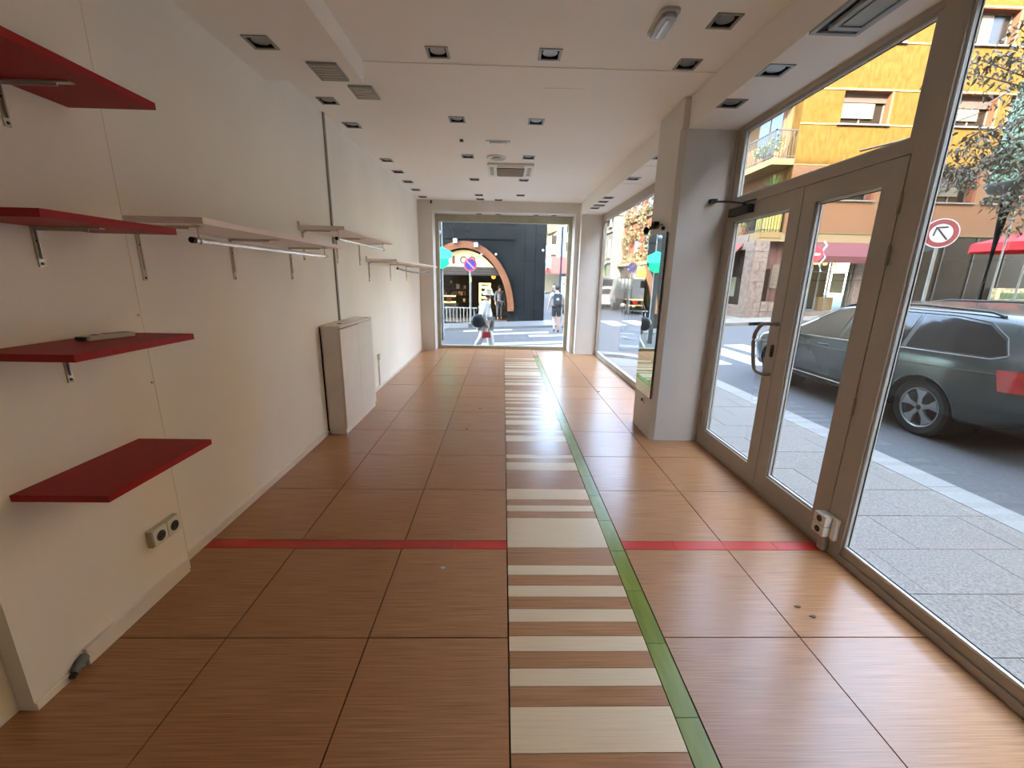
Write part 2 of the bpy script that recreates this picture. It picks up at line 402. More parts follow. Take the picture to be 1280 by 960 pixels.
MB().lathe([(0.0, -.024), (.055, -.022), (.062, -.014), (.0, -.012)], (-.1, 5.70, H1)).build('inner_disc', M('diffuser_grey', (176, 170, 158), .5), t, smooth=True)
t = thing('ceiling_air_conditioner', 'square ceiling cassette air conditioner with a tan grille', 'air conditioner', (.08, 6.26, H1))
x0, x1, ya, yb = -.225, .385, 5.94, 6.58
MB().prism(rrect(x0, ya, x1, yb, .02), 'z', H1 - .03, H1).build('panel', PLW, t, bevel=.006)
B(x0 + .12, ya + .13, H1 - .036, x1 - .12, yb - .10, H1 - .031).build('grille_backing', M('tan_grille_back', (92, 78, 52), .7), t)
for k in range(9):
    yy = ya + .14 + k * .046
    B(x0 + .125, yy, H1 - .041, x1 - .125, yy + .028, H1 - .0355).build('grille_slat', M('tan_grille', (150, 130, 92), .5), t)
for a in ((x0 + .03, ya + .12, x0 + .08, yb - .10), (x1 - .08, ya + .12, x1 - .03, yb - .10), (x0 + .13, ya + .03, x1 - .13, ya + .07), (x0 + .13, yb - .06, x1 - .13, yb - .03)):
    B(a[0], a[1], H1 - .034, a[2], a[3], H1 - .0295).build('louvre', M('louvre_grey', (176, 166, 146), .5), t)
t = thing('beam_air_conditioner', 'long flush air conditioner panel in the beam over the door', 'air conditioner', (1.6, 1.9, HB))
frame_rect(MB(), 1.50, 1.40, 1.74, 2.41, .02, HB - .014, HB).build('frame', M('unit_grey', (170, 172, 166), .4), t)
B(1.52, 1.42, HB - .004, 1.72, 2.39, HB - .0005).build('air_slot', BLACK, t)
B(1.545, 1.44, HB - .030, 1.70, 2.34, HB - .006).build('panel', M('unit_panel', (176, 182, 176), .25), t, bevel=.006)
frame_rect(MB(), 1.57, 1.47, 1.68, 2.30, .006, HB - .034, HB - .0305).build('panel_trim', M('unit_trim', (90, 96, 92), .4), t)
for (a, b, lb) in ((4.95, 5.25, 'flat access hatch in the beam over the side window, nearer the pillar'), (5.85, 6.2, 'flat access hatch in the beam over the side window, farther along')):
    tt = B(1.53, a, HB - .004, 1.78, b, HB).build('access_hatch', CEIL, None, lb, 'hatch', 'beam hatches')
t = thing('beam_vent', 'square louvred vent in the beam near the back pillar', 'vent', (1.6, 7.49, HB))
frame_rect(MB(), 1.50, 7.42, 1.68, 7.57, .012, HB - .008, HB).build('frame', LFRAME, t)
for k in range(4): B(1.512, 7.435 + k * .034, HB - .007, 1.668, 7.455 + k * .034, HB - .003).build('slat', LFRAME, t)
B(.30, 3.72, H1 - .0025, .62, 4.12, H1).build('ceiling_hatch', CEIL, None, 'faint flush access panel in the white ceiling between the spotlights', 'hatch')
t = thing('wall_sensor', 'tiny black sensor hanging at the top of the back wall', 'sensor', (-1.41, 8.72, 2.89))
B(-1.42, 8.69, 2.895, -1.395, 8.74, 2.93).build('bracket', BLACK, t); MB().ball((-1.41, 8.69, 2.885), .017).build('sensor_head', BLACK, t, smooth=True)

# ------------------------------------------------------------------ left wall things
def bracket(parent, x, y, ztop, leg, arm, mat, w=.018, th=.005, gusset=False):
    b = MB(); b.box(x, y - w / 2, ztop - leg, x + th, y + w / 2, ztop); b.box(x, y - w / 2, ztop - th, x + arm, y + w / 2, ztop)
    b.box(x + th, y - .002, ztop - leg * .8, x + th + .008, y + .002, ztop - th); b.box(x + th, y - .002, ztop - th - .008, x + arm * .8, y + .002, ztop - th)
    if gusset:
        pts = [(x + th, ztop - th)] + [(x + th + .06 - .06 * math.sin(a), ztop - th - .06 + .06 * math.cos(a)) for a in [k * PI / 10 for k in range(6)]]
        b.prism(pts, 'y', y - .003, y + .003)
    o = b.build('bracket', mat, parent)
    for zz in (ztop - leg + .012, ztop - leg * .35):
        MB().lathe([(.0, .0), (.005, .0), (.005, .003), (0, .004)], (x + th, y, zz), 'x', 8).build('screw', DKGREY, o)
    return o
RS = [(.78, 'lowest red shelf, seen from above, over the power socket'), (1.255, 'second red shelf from the bottom, with a remote control lying on it'),
      (1.672, 'red shelf just above eye level, third from the bottom'), (2.112, 'highest red shelf, seen from below near the ceiling')]
for z, lb in RS:
    t = thing('red_shelf', lb, 'shelf', (-1.62, 1.535, z - .024), 'red wall shelves')
    B(-1.62, 1.282, z - .024, -1.301, 1.79, z).build('board', RED, t, bevel=.0015)
    if z > 1: bracket(t, -1.62, 1.56, z - .0245, .135, .235, METAL, w=.020)
    else: bracket(t, -1.62, 1.40, z - .0245, .02, .12, METAL, w=.015)
t = thing('remote_control', 'pale grey remote control lying on the second red shelf', 'remote control', (-1.50, 1.63, 1.2555), rot=(0, 0, math.radians(-16)))
MB().prism(rrect(-.024, -.085, .024, .075, .01), 'z', 0, .017).build('body', M('remote_grey', (206, 206, 190), .4), t, bevel=.003)
MB().prism(rrect(-.022, -.10, .022, -.0855, .006), 'z', .001, .015).build('dark_end', BLACK, t)
B(-.016, -.02, .0171, .016, .055, .019).build('display', M('remote_display', (120, 126, 112), .2), t)
for k in range(3): B(-.012 + .009 * k, -.06, .0171, -.006 + .009 * k, -.04, .0185).build('button', DKGREY, t)
WS = [(1.737, 1.96, 3.58, (2.06, 2.74, 3.475), (1.97, 3.39, 1.642), 'long white wall shelf nearest the camera, with a chrome clothes rail below'),
      (1.893, 3.66, 5.23, (3.72, 4.45, 5.13), (3.64, 5.02, 1.794), 'middle white wall shelf, mounted higher, with a chrome clothes rail'),
      (1.706, 5.37, 8.62, (5.45, 6.47, 7.53), (5.62, 8.1, 1.60), 'farthest white wall shelf, long, with a sagging rail')]
for z, a, b, br, rail, lb in WS:
    t = thing('white_shelf', lb, 'shelf', (XL, (a + b) / 2, z - .028), 'white wall shelves with clothes rails')
    B(XL, a, z - .028, XL + .375, b, z).build('board', SHELF, t, bevel=.0015)
    if z > 1.8 or a > 5: B(XL, a - .01, z - .04, XL + .02, a + .15, z + .03).build('wall_batten', SHELF, t)
    for yy in br: bracket(t, XL, yy, z - .0285, .245, .30, WMETAL, w=.024, gusset=(yy > 3.6 and yy < 3.8 or 5.4 < yy < 5.5))
    xr = -1.36; y0, y1, zr = rail
    sag = .035 if a > 5 else 0
    r = MB().tube([(xr, y0 + (y1 - y0) * k / 8, zr - sag * math.sin(PI * k / 8) + (0.0)) for k in range(9)], .0125, 12).build('clothes_rail', CHROME if not sag else M('grey_rail', (120, 120, 120), .3, .8), t, smooth=60)
    MB().lathe([(.0135, 0), (.0135, .02), (0, .021)], (xr, y0 - .02, zr), 'y', 12).build('end_cap', BLACK, r)
    for yy in (y0 + .03, y1 - .03):
        h = MB(); h.box(xr - .012, yy - .02, z - .031, xr + .012, yy + .02, z - .0285); h.tube([(xr, yy, z - .03), (xr, yy, zr)], .003, 6); h.lathe([(.0145, -.006), (.0145, .006)], (xr, yy, zr), 'y', 12)
        h.build('rail_hanger', METAL, t)
# conduit and cabinet
B(XL, 4.355, 1.055, XL + .014, 4.385, 1.862).build('cable_conduit', M('grey_conduit', (150, 142, 130), .5), None, 'lower piece of the thin grey cable conduit, from shelf down to white cabinet', 'conduit', 'grey cable conduit pieces')
B(XL, 4.355, 1.925, XL + .014, 4.385, H1).build('cable_conduit', M('grey_conduit', (150, 142, 130), .5), None, 'upper piece of the thin grey cable conduit, from ceiling down to the middle white shelf', 'conduit', 'grey cable conduit pieces')
cx0, cx1, c0, c1 = XL + .012, -1.49, 3.87, 4.82
t = thing('white_cabinet', 'narrow white two-door cabinet standing against the left wall', 'cabinet', ((cx0 + cx1) / 2, (c0 + c1) / 2, 0))
bd = MB(); bd.box(cx0, c0, .055, cx1 - .02, c0 + .018, 1.03); bd.box(cx0, c1 - .018, .055, cx1 - .02, c1, 1.03); bd.box(cx0, c0, .055, cx0 + .006, c1, 1.03); bd.box(cx0, c0 + .018, .055, cx1 - .02, c1 - .018, .075)
bd.build('carcass', WHITE, t); B(cx0, c0 - .002, 1.03, cx1 + .004, c1 + .002, 1.052).build('top', WHITE, t, bevel=.002)
B(cx0, c0 + .005, 0, cx1 - .012, c1 - .005, .054).build('plinth', WHITE, t)
B(cx1 - .018, c0 + .001, .058, cx1, (c0 + c1) / 2 - .002, 1.018).build('door', WHITE, t, bevel=.001)
B(cx1 - .018, (c0 + c1) / 2 + .002, .058, cx1, c1 - .001, 1.024).build('door', WHITE, t, bevel=.001)
B(cx0 - .011, c0 + .003, .03, cx0 - .001, c0 + .012, 1.04).build('gap_strip', BLACK, t)
MB().lathe([(.02, 0), (.02, .004), (0, .0045)], (-1.56, 4.05, 1.0525), 'z', 14).build('cable_cap', M('cap_brown', (96, 84, 70), .5), t)
def socket(name, lb, x, y0, y1, z0, z1, n, group=None, holes_n=True, th=.035):
    t = thing(name, lb, 'socket', (x, (y0 + y1) / 2, z0), group)
    B(x, y0, z0, x + th * .7, y1, z1).build('back_box', M('box_grey', (196, 188, 168), .4), t, bevel=.004)
    w = (y1 - y0) / n
    for k in range(n):
        a = y0 + k * w
        f = MB().prism(rrect(a + .002, z0 + .002, a + w - .002, z1 - .002, .008), 'x', x + th * .7, x + th).build('faceplate', PLW, t, bevel=.002)
        r = min(w, z1 - z0) * .30
        MB().lathe([(r, 0), (r, .0015), (r * .85, .0012), (r * .85, .0008)], (x + th + .0002, a + w / 2, (z0 + z1) / 2), 'x', 20).build('socket_well', SOCK, f)
        for s in (-1, 1): MB().lathe([(.004, 0), (.004, .002)], (x + th + .0015, a + w / 2 + s * .009, (z0 + z1) / 2), 'x', 8).build('pin_hole', BLACK, f)
    return t
socket('wall_socket', 'white double power socket on the left wall panel under the red shelves', -1.62, 1.72, 1.885, .265, .350, 2)
t = thing('surface_box', 'small white junction box with a vertical cable cover right of the cabinet', 'socket', (XL, 5.62, .0))
B(XL, 5.585, .40, XL + .035, 5.655, .475).build('box', PLW, t, bevel=.004); B(XL, 5.61, 0.046, XL + .015, 5.63, .40).build('cable_cover', PLW, t)
t = thing('loose_cable', 'short black cable stub poking out of the baseboard end at lower left', 'cable', (-1.6, 1.32, 0.02))
MB().tube([(-1.612, 1.355, .045), (-1.606, 1.33, .040), (-1.600, 1.30, .028)], [.018, .018, .014], 10).build('sleeve', M('grey_sleeve', (120, 124, 120), .5), t, smooth=True)
MB().tube([(-1.600, 1.305, .028), (-1.598, 1.285, .018)], .010, 8).build('plug_end', BLACK, t)

# ------------------------------------------------------------------ door and shop windows (right side)
XI, XO = 1.90, 1.955
d1 = thing('door_1', None, None, (XI, 2.9, 0)); d1['kind'] = 'structure'
def ring(y0, y1, z0, z1, gy0, gy1, gz0, gz1, xa=XI, xb=XO):
    b = MB(); b.box(xa, y0, z0, xb, gy0, z1); b.box(xa, gy1, z0, xb, y1, z1); b.box(xa, gy0, z0, xb, gy1, gz0); b.box(xa, gy0, gz1, xb, gy1, z1); return b
def glazed(parent, y0, y1, z0, z1, x=1.93, bead=.014, bm_=ALUG):
    b = MB(); b.box(x - .018, y0, z0, x, y0 + bead, z1); b.box(x - .018, y1 - bead, z0, x, y1, z1); b.box(x - .018, y0, z0, x, y1, z0 + bead); b.box(x - .018, y0, z1 - bead, x, y1, z1)
    b.build('glazing_bead', bm_, parent)
    g = MB(); e = bead; g.box(x - .001, y0 + e, z0 + e, x + .002, y0 + e + .004, z1 - e); g.box(x - .001, y1 - e - .004, z0 + e, x + .002, y1 - e, z1 - e); g.box(x - .001, y0 + e, z0 + e, x + .002, y1 - e, z0 + e + .004); g.box(x - .001, y0 + e, z1 - e - .004, x + .002, y1 - e, z1 - e)
    g.build('gasket', GASKET, parent)
    B(x + .002, y0 + .003, z0 + .003, x + .008, y1 - .003, z1 - .003).build('pane', GLASS, parent)
L = ring(2.833, 3.745, .018, 2.105, 2.945, 3.655, .165, 1.995).build('door_leaf', ALU, d1, bevel=.002); glazed(L, 2.945, 3.655, .165, 1.995)
R_ = ring(2.125, 2.829, .018, 2.105, 2.245, 2.712, .165, 1.995).build('door_leaf', ALU, d1, bevel=.002); glazed(R_, 2.245, 2.712, .165, 1.995)
B(1.905, 2.829, .02, 1.915, 2.834, 2.10).build('meeting_gap', GASKET, d1)
# handle
hp = [(1.90, 2.825 + .03, 1.235), (1.85, 2.87, 1.235), (1.835, 2.93, 1.225), (1.832, 2.985, 1.17), (1.832, 3.0, 1.10), (1.835, 2.975, .97), (1.835, 2.935, .90), (1.85, 2.87, .882), (1.90, 2.86, .882)]
def smooth_path(p, n=5):
    p = [Vector(q) for q in p]; out = []
    for i in range(len(p) - 1):
        a, b, c, d = p[max(i - 1, 0)], p[i], p[i + 1], p[min(i + 2, len(p) - 1)]
        for k in range(n):
            t_ = k / n
            out.append(.5 * ((2 * b) + (c - a) * t_ + (2 * a - 5 * b + 4 * c - d) * t_ ** 2 + (3 * b - a - 3 * c + d) * t_ ** 3))
    out.append(p[-1]); return out
MB().tube(smooth_path(hp), .0135, 12).build('door_handle', M('handle_grey', (150, 142, 130), .35, .5), L, smooth=60)
MB().prism(rrect(2.862, 1.00, 2.892, 1.09, .014), 'x', XI - .006, XI).build('lock', BLACK, L)
hn = []
for (pa, ya, za, yb_, zb) in ((R_, 2.11, 1.94, 2.13, 1.84), (R_, 2.11, 1.70, 2.13, 1.60), (R_, 2.11, .92, 2.13, .82), (L, 3.735, 1.2, 3.755, 1.1), (L, 3.735, .32, 3.755, .22)):
    MB().tube([(XI - .006, (ya + yb_) / 2, za), (XI - .006, (ya + yb_) / 2, zb)], .009, 8).build('hinge', ALU, pa, smooth=60)
t = thing('door_closer', 'black door closer box with its arm at the top of the left door leaf', 'door closer', (XI, 3.5, 2.03))
B(1.855, 3.37, 2.03, XI, 3.67, 2.09).build('closer_body', BLACK, t, bevel=.004)
MB().tube([(1.845, 3.42, 2.10), (1.80, 3.60, 2.14), (1.76, 3.79, 2.17)], .008, 8).build('arm', BLACK, t)
B(1.74, 3.745, 2.155, 1.79, 3.80, 2.185).build('arm_bracket', BLACK, t)
MB().tube([(1.87, 3.45, 2.09), (1.845, 3.44, 2.11)], .012, 8).build('spindle', BLACK, t)
MB().tube([(1.845, 3.44, 2.11), (1.90, 3.36, 2.12), (1.76, 3.79, 2.19)][:2], .007, 8).build('link', BLACK, t)
# fixed frame
fr = thing('window_2', None, None, (XI, 3, 0)); fr['kind'] = 'structure'
f = MB(); f.box(XI, 2.0, .0, XO, 2.12, 2.715); f.box(XI, 3.75, .0, XO, 3.80, 2.715); f.box(XI, 2.12, 2.11, XO, 3.75, 2.165); f.box(XI, 2.12, 2.685, XO, 3.75, 2.72); f.box(XI, 2.12, 0, XO, 3.75, .014)
f.build('frame', ALU, fr, bevel=.002)
T_ = ring(2.122, 3.748, 2.167, 2.684, 2.155, 3.67, 2.18, 2.672, XI + .008, XO - .005).build('transom', ALU, fr); glazed(T_, 2.155, 3.67, 2.18, 2.672, bead=.008)
w3 = thing('window_3', None, None, (XI, 1, 0)); w3['kind'] = 'structure'
f = MB(); f.box(XI, .2, .0, XO, 2.0, .04); f.box(XI + .012, .2, .04, XO, 2.0, .085); f.box(XI, .2, 2.655, XO, 2.0, 2.72); f.box(XI, .2, .04, XO, .28, 2.655)
f.build('frame', ALU, w3, bevel=.002)
glazed(w3, .28, 1.999, .087, 2.655, bead=.012)
# socket pair on the post
t = thing('surface_sockets', 'pair of white surface sockets stacked low on the door post', 'socket', (1.9, 2.08, .10), 'surface sockets')
B(1.875, 2.03, .105, XI, 2.06, .235).build('backplate', PLW, t, bevel=.003)
for z in (.11, .175):
    b_ = B(1.835, 2.062, z, XI, 2.15, z + .058).build('socket_body', PLW, t, bevel=.004)
    MB().lathe([(.019, 0), (.019, .003)], (1.8335, 2.106, z + .029), 'x', 16).build('socket_well', M('well_dark', (52, 36, 32), .5), b_)
B(1.86, 2.075, .015, XI, 2.115, .105).build('cable_cover', ALU, t)
# side window
w4 = thing('window_4', None, None, (1.93, 6.4, 0)); w4['kind'] = 'structure'
f = MB(); f.box(1.905, 4.35, 0, 1.975, 8.54, .05); f.box(1.92, 4.35, .05, 1.975, 8.54, .085); f.box(1.91, 8.47, .085, 1.975, 8.54, 2.60); f.box(1.91, 4.35, 2.60, 1.975, 8.54, 2.72); f.box(1.91, 4.35, .085, 1.975, 4.40, 2.6)
f.build('frame', ALU, w4, bevel=.002)
B(1.945, 4.40, .085, 1.953, 6.9, 2.6).build('pane', GLASS, w4); B(1.945, 6.905, .085, 1.953, 8.47, 2.6).build('pane', GLASS, w4)
# back window
w1 = thing('window_1', None, None, (0, 9.15, 0)); w1['kind'] = 'structure'
f = MB(); f.box(-1.40, 9.10, 0, -1.325, 9.17, 2.745); f.box(1.335, 9.10, 0, 1.41, 9.17, 2.745); f.box(-1.325, 9.10, 0, 1.335, 9.17, .065); f.box(-1.325, 9.10, 2.60, 1.335, 9.17, 2.745)
f.build('frame', M('back_frame', (176, 172, 150), .5), w1, bevel=.003)
B(-1.325, 9.135, .065, 1.335, 9.143, 2.60).build('pane', GLASS, w1)
# floor litter
LEAF = M('dead_leaf', (96, 74, 48), .8)
for k, (px, py, lb) in enumerate(((1.44, 1.66, 'larger of two small dark crumbs on the floor near the right window'), (1.47, 1.60, 'smaller of two dark crumbs on the floor near the right window'), (-0.30, 1.93, 'small pale plaster crumb on the brown floor left of centre'), (-0.35, 4.05, 'small dark leaf scrap on the brown floor in mid room'), (-0.25, 4.75, 'small brown leaf on the tiles farther back'), (1.35, 5.6, 'dark leaf scrap near the side window'))):
    w = .012 if k != 5 else .02
    MB().prism([(px + w * math.cos(a) * (1.6 if j % 2 else 1), py + w * .7 * math.sin(a)) for j, a in enumerate([i * 2 * PI / 7 for i in range(7)])], 'z', .0006, .004).build('floor_crumb', LEAF if k != 2 else PLW, None, lb, 'crumb', 'floor litter')


# ================================================================== EXTERIOR
ASPH = M('asphalt', (62, 63, 64), 0.75, n=0.18, sc=38, bump=0.25)
PAVE = M('granite_paving', (102, 98, 90), 0.6, n=0.32, sc=85, rnd=0.05)
KERB = M('kerb_stone', (114, 114, 110), 0.6, n=0.12, sc=50, rnd=0.04)
ROADW = M('road_paint', (160, 164, 164), 0.6, n=0.08, sc=12)
ALB = 0.55
def rz(x, y): return -.362 + .047 * x - .012 * y
def slope_slab(name, x0, x1, y0, y1, mat, parent=None, up=0.0, th=0.1, kind=None, poly=None):
    mb = MB(); pts = poly or [(x0, y0), (x1, y0), (x1, y1), (x0, y1)]
    A = [mb.bm.verts.new((x, y, rz(x, y) + up - th)) for x, y in pts]; Bv = [mb.bm.verts.new((x, y, rz(x, y) + up)) for x, y in pts]
    mb.bm.faces.new(A[::-1]); mb.bm.faces.new(Bv)
    n = len(pts)
    for i in range(n): mb.bm.faces.new((A[i], A[(i + 1) % n], Bv[(i + 1) % n], Bv[i]))
    return mb.build(name, mat, parent, kind=kind)
road = slope_slab('road', -30, 30, -14, 110, ASPH, kind='structure', th=.5)
for x0, x1, ya, yb in ((-.9, 1.75, 15.75, 16.2), (.95, 2.9, 14.75, 15.2), (-.7, 2.6, 13.0, 13.45), (.5, 2.8, 12.2, 12.65), (-1.6, .4, 17.1, 17.5),
                       (4.6, 5.25, 17.6, 19.9), (5.6, 6.25, 17.4, 19.7), (6.6, 7.3, 17.4, 19.7),
                       (5.4, 5.95, 8.7, 11.3), (6.25, 6.8, 9.0, 11.6), (7.2, 7.75, 9.2, 11.8), (4.5, 5.05, 8.9, 10.6)):
    slope_slab('crosswalk_stripe', x0, x1, ya, yb, ROADW, road, up=.004, th=.006)
MB().lathe([(.30, -.1), (.30, .0), (0, .0)], (4.3, 13.5, rz(4.3, 13.5) + .004), 'z', 18).build('manhole_cover', M('manhole', (84, 86, 88), .6), road)
# pavement in front of the door
pav = slope_slab('pavement', 1.96, 3.44, -4, 9.2, GROUT, up=.0, th=.4, kind='structure')
def sz(y): return -.02 - .0125 * y
pav.data.clear_geometry(); 
_m = MB(); _m.prism([(1.98, -.6), (3.69, -.6), (3.69, -.045), (1.98, -.045)], 'y', -4.0, 8.0)
_me = bpy.data.meshes.new('pavement')
for v in _m.bm.verts:
    if v.co.z > -.5: v.co.z = sz(v.co.y) - .008
    v.co -= WL['pavement']
bmesh.ops.recalc_face_normals(_m.bm, faces=_m.bm.faces); _m.bm.to_mesh(_me); _me.materials.append(GROUT); pav.data = _me
def pslab(name, x0, x1, y0, y1, mat, dz=0.0, g=.002):
    mb = MB(); mb.box(x0 + g, y0 + g, -.2, x1 - g, y1 - g, 0)
    for v in mb.bm.verts: v.co.z = sz(v.co.y) + dz + (0 if v.co.z > -.1 else -.04)
    return mb.build(name, mat, pav)
y = 1.414 - .3815 * 9; k = 0
while y < 7.6:
    joints = [1.96] + ([2.24, 2.88] if k % 2 == 0 else [2.56, 3.20]) + [3.43]
    for a, b in zip(joints[:-1], joints[1:]): pslab('paving_slab', a, b, y, y + .3815, PAVE, random.uniform(-.001, .001))
    y += .3815; k += 1
y = -3.0
while y < 7.8:
    pslab('kerb_stone', 3.432, 3.70, y, min(y + 1.0, 8.0), KERB); y += 1.0
# lowered corner: ramp slab, curved kerb
slope_slab('corner_ramp', 0, 0, 0, 0, M('corner_concrete', (132, 136, 138), .7, n=.12, sc=20), pav, up=.02, th=.3, poly=[(1.97, 8.0), (3.70, 8.0), (3.72, 8.6), (3.3, 9.6), (2.4, 10.4), (1.0, 10.7), (-6, 10.8), (-6, 9.25), (1.97, 9.25)])
cp = [(3.80, 8.0), (3.84, 8.7), (3.66, 9.5), (3.2, 10.3), (2.5, 10.9), (1.2, 11.15), (-.5, 11.2), (-6, 11.25)]
ci = [(3.55, 8.0), (3.58, 8.6), (3.42, 9.3), (3.0, 10.05), (2.35, 10.6), (1.2, 10.85), (-.5, 10.9), (-6, 10.95)]
for k in range(7): slope_slab('kerb_stone', 0, 0, 0, 0, KERB, pav, up=.07, th=.3, poly=[ci[k], cp[k], cp[k + 1], ci[k + 1]])
# far pavements
slope_slab('pavement', 9.4, 26, -12, 14.8, PAVE, kind='structure', up=.13, th=.4)
fp = slope_slab('pavement', 9.6, 26, 16.2, 18.05, PAVE, kind='structure', up=.13, th=.4)
slope_slab('pavement', 7.9, 10.5, 20.5, 90, PAVE, kind='structure', up=.13, th=.4)
slope_slab('pavement', 8.6, 10.5, 16.2, 20.5, PAVE, kind='structure', up=.12, th=.4)
slope_slab('pavement', -14, 2.3, 17.7, 20.2, M('far_paving', (108, 112, 114), .6, n=.08, sc=8), kind='structure', up=.10, th=.4)

# ---------------------------------------------------------------- own building above and unseen neighbours, shaped to block and bounce light
SHADE = M('render_grey', (188, 180, 168), .8, n=.05, sc=1)
t = thing('shop_building', 'upper floors of the building the shop is in, above its ceiling', 'building', (-4, 0, 3.3))
B(-12, -12, 3.26, 2.0, 9.2, 15).build('upper_floors', SHADE, t); B(-12, -12, 15, 2.0, -8.0, 27.6).build('added_shade_tower', SHADE, t)  # unseen tower added to cast shade on the facade across the street
B(-12, 9.0, -.8, -1.75, 9.2, 3.26).build('side_wall', SHADE, t); B(-12, -12, -.8, -2.72, 9.0, 3.26).build('side_wall', SHADE, t); B(-2.7, -12, -.8, 2.0, -3.16, 3.26).build('side_wall', SHADE, t)
t = thing('added_light_blocker', 'tall unseen block added behind the camera to shade the street', 'building', (6, -12, 0))
B(2.1, -15, -1, 3.4, -8, 27.6).build('wall', SHADE, t); B(3.4, -15, -1, 8.2, -8, 7.0).build('sun_gap_block', SHADE, t); B(8.2, -15, -1, 12.3, -8, 22).build('added_side_block', SHADE, t)  # unseen blocks, heights set to shade the street yet pass sun between them
t = thing('unseen_bounce_building', 'unseen building added out of frame to the right to shade and bounce warm light', 'building', (20, 0, 0))
B(12.4, -14, -1, 34, 1.5, 13.4).build('added_side_block', M('brown_render', (90, 78, 66), .9), t)  # dull block added to keep extra light off the pillar
B(12.4, 1.5, -1, 34, 9.2, 13.4).build('wall', M('apricot_bounce', (252, 192, 112), .9, n=.04, sc=1.5), t)  # unseen wall coloured apricot to bounce warm sunlight into the shop

# ---------------------------------------------------------------- yellow corner building
YEL = M('yellow_render', (100, 74, 35), .95, sc=5, srgb2=(80, 58, 23), spec=.05, stretch=(1.6, 1, .6))
ORA = M('orange_render', (122, 62, 28), .85, n=.05, sc=4)
OCH = M('ochre_side_render', (120, 84, 40), .85, n=.05, sc=3)
COURSE = M('pale_yellow_band', (116, 96, 50), .8, n=.03)
STONE = M('marbled_stone', (148, 132, 120), .6, n=.2, sc=7, srgb2=(98, 80, 70), rnd=.06)
DARKW = M('dark_glass', (34, 28, 24), .2, n=.02, spec=.35)
BROWN = M('brown_frame', (112, 74, 48), .6)
SHUT = M('roller_shutter', (96, 90, 74), .6)
SILL = M('stone_sill', (116, 110, 106), .6)
AWN = M('dark_red_awning', (92, 30, 32), .8, n=.06)
AWNL = M('red_awning', (156, 48, 42), .8, n=.05)
yb_ = thing('corner_apartment_building', 'yellow and orange rendered apartment building on the corner across the street', 'building', (16, 18, 0))
FX0, FX1, FY = 11.45, 27.0, 18.0
wins = [(13.0, 14.85, z0, z1) for z0, z1 in ((4.84, 6.0), (7.58, 8.72), (10.34, 11.5))] + [(x, x + 1.5, z0, z1) for x in (17.55, 19.55, 22.5) for z0, z1 in ((4.84, 6.0), (7.6, 8.72), (10.34, 11.5))]
wm = B(FX0, FY, 3.55, FX1, FY + .5, 14.5).build('wall', YEL, yb_)
cb = MB()
for a, b, c, d in wins: cb.box(a, FY - .1, c, b, FY + .34, d)
boolean(wm, cb.bm)
B(FX0 + .02, FY + .5, 3.5, FX1, 30, 14.4).build('building_core', OCH, yb_)
for z in (3.56, 4.80, 6.10, 7.56, 8.76, 10.32, 11.55):
    B(FX0 - .01, FY - .02, z - .03, FX1, FY, z + .03).build('string_course', COURSE, yb_)
for k, (a, b, c, d) in enumerate(wins):
    w = MB(); frame_y = FY + .26
    for (p, q, r, s_) in ((a, a + .06, c, d), (b - .06, b, c, d), (a, b, c, c + .06), (a, b, d - .06, d), ((a + b) / 2 - .03, (a + b) / 2 + .03, c, d)): w.box(p, frame_y, r, q, frame_y + .05, s_)
    wo = w.build('window', M('cream_frame', (96, 88, 80), .5), yb_)
    B(a, frame_y + .03, c, b, frame_y + .04, d).build('pane', DARKW, wo)
    if k in (0, 1, 3, 4, 6, 7):
        hs = {0: .5, 1: .62, 3: .42, 4: .5, 6: .3, 7: .45}[k]
        B(a + .03, FY + .22, c + .27, b - .42, FY + .255, c + .27 + (d - c) * hs * .75).build('shutter', SHUT, wo); B(a + .01, FY + .20, c + .28 + (d - c) * hs * .75, b - .01, FY + .256, d).build('lintel_shade_panel', M('painted_lintel_shade', (70, 50, 40), .8), wo)  # dark panel above the shutter paints in the lintel's shadow
    else:
        B(a + .3, FY + .225, c + .08, a + .72, FY + .25, d - .1).build('curtain', M('curtain', (84, 70, 60), .8), wo)
    lv = MB(); lv.box(b - .004, FY - .004, c, b + .09, FY + .26, d + .09); lv.box(a, FY - .004, d - .004, b, FY + .26, d + .09); lv.build('window_surround', ORA, yb_)
    B(a - .12, FY - .08, c - .05, b + .12, FY + .1, c).build('window_sill', SILL, yb_)
# lower storey render between 3.4 and 6.1 has the shade painted in as orange
lo = B(FX0 + .01, FY - .012, 3.55, FX1, FY - .002, 6.07)
lo = lo.build('shade_band', M('lower_shade_render', (122, 82, 44), .85, n=.05, sc=3), yb_); cb = MB()  # shaded copy of the facade paint below the shadow line
for a, b, c, d in wins:
    if c < 6: cb.box(a - .01, FY - .1, c - .06, b + .10, FY + .2, d + .10)
boolean(lo, cb.bm)
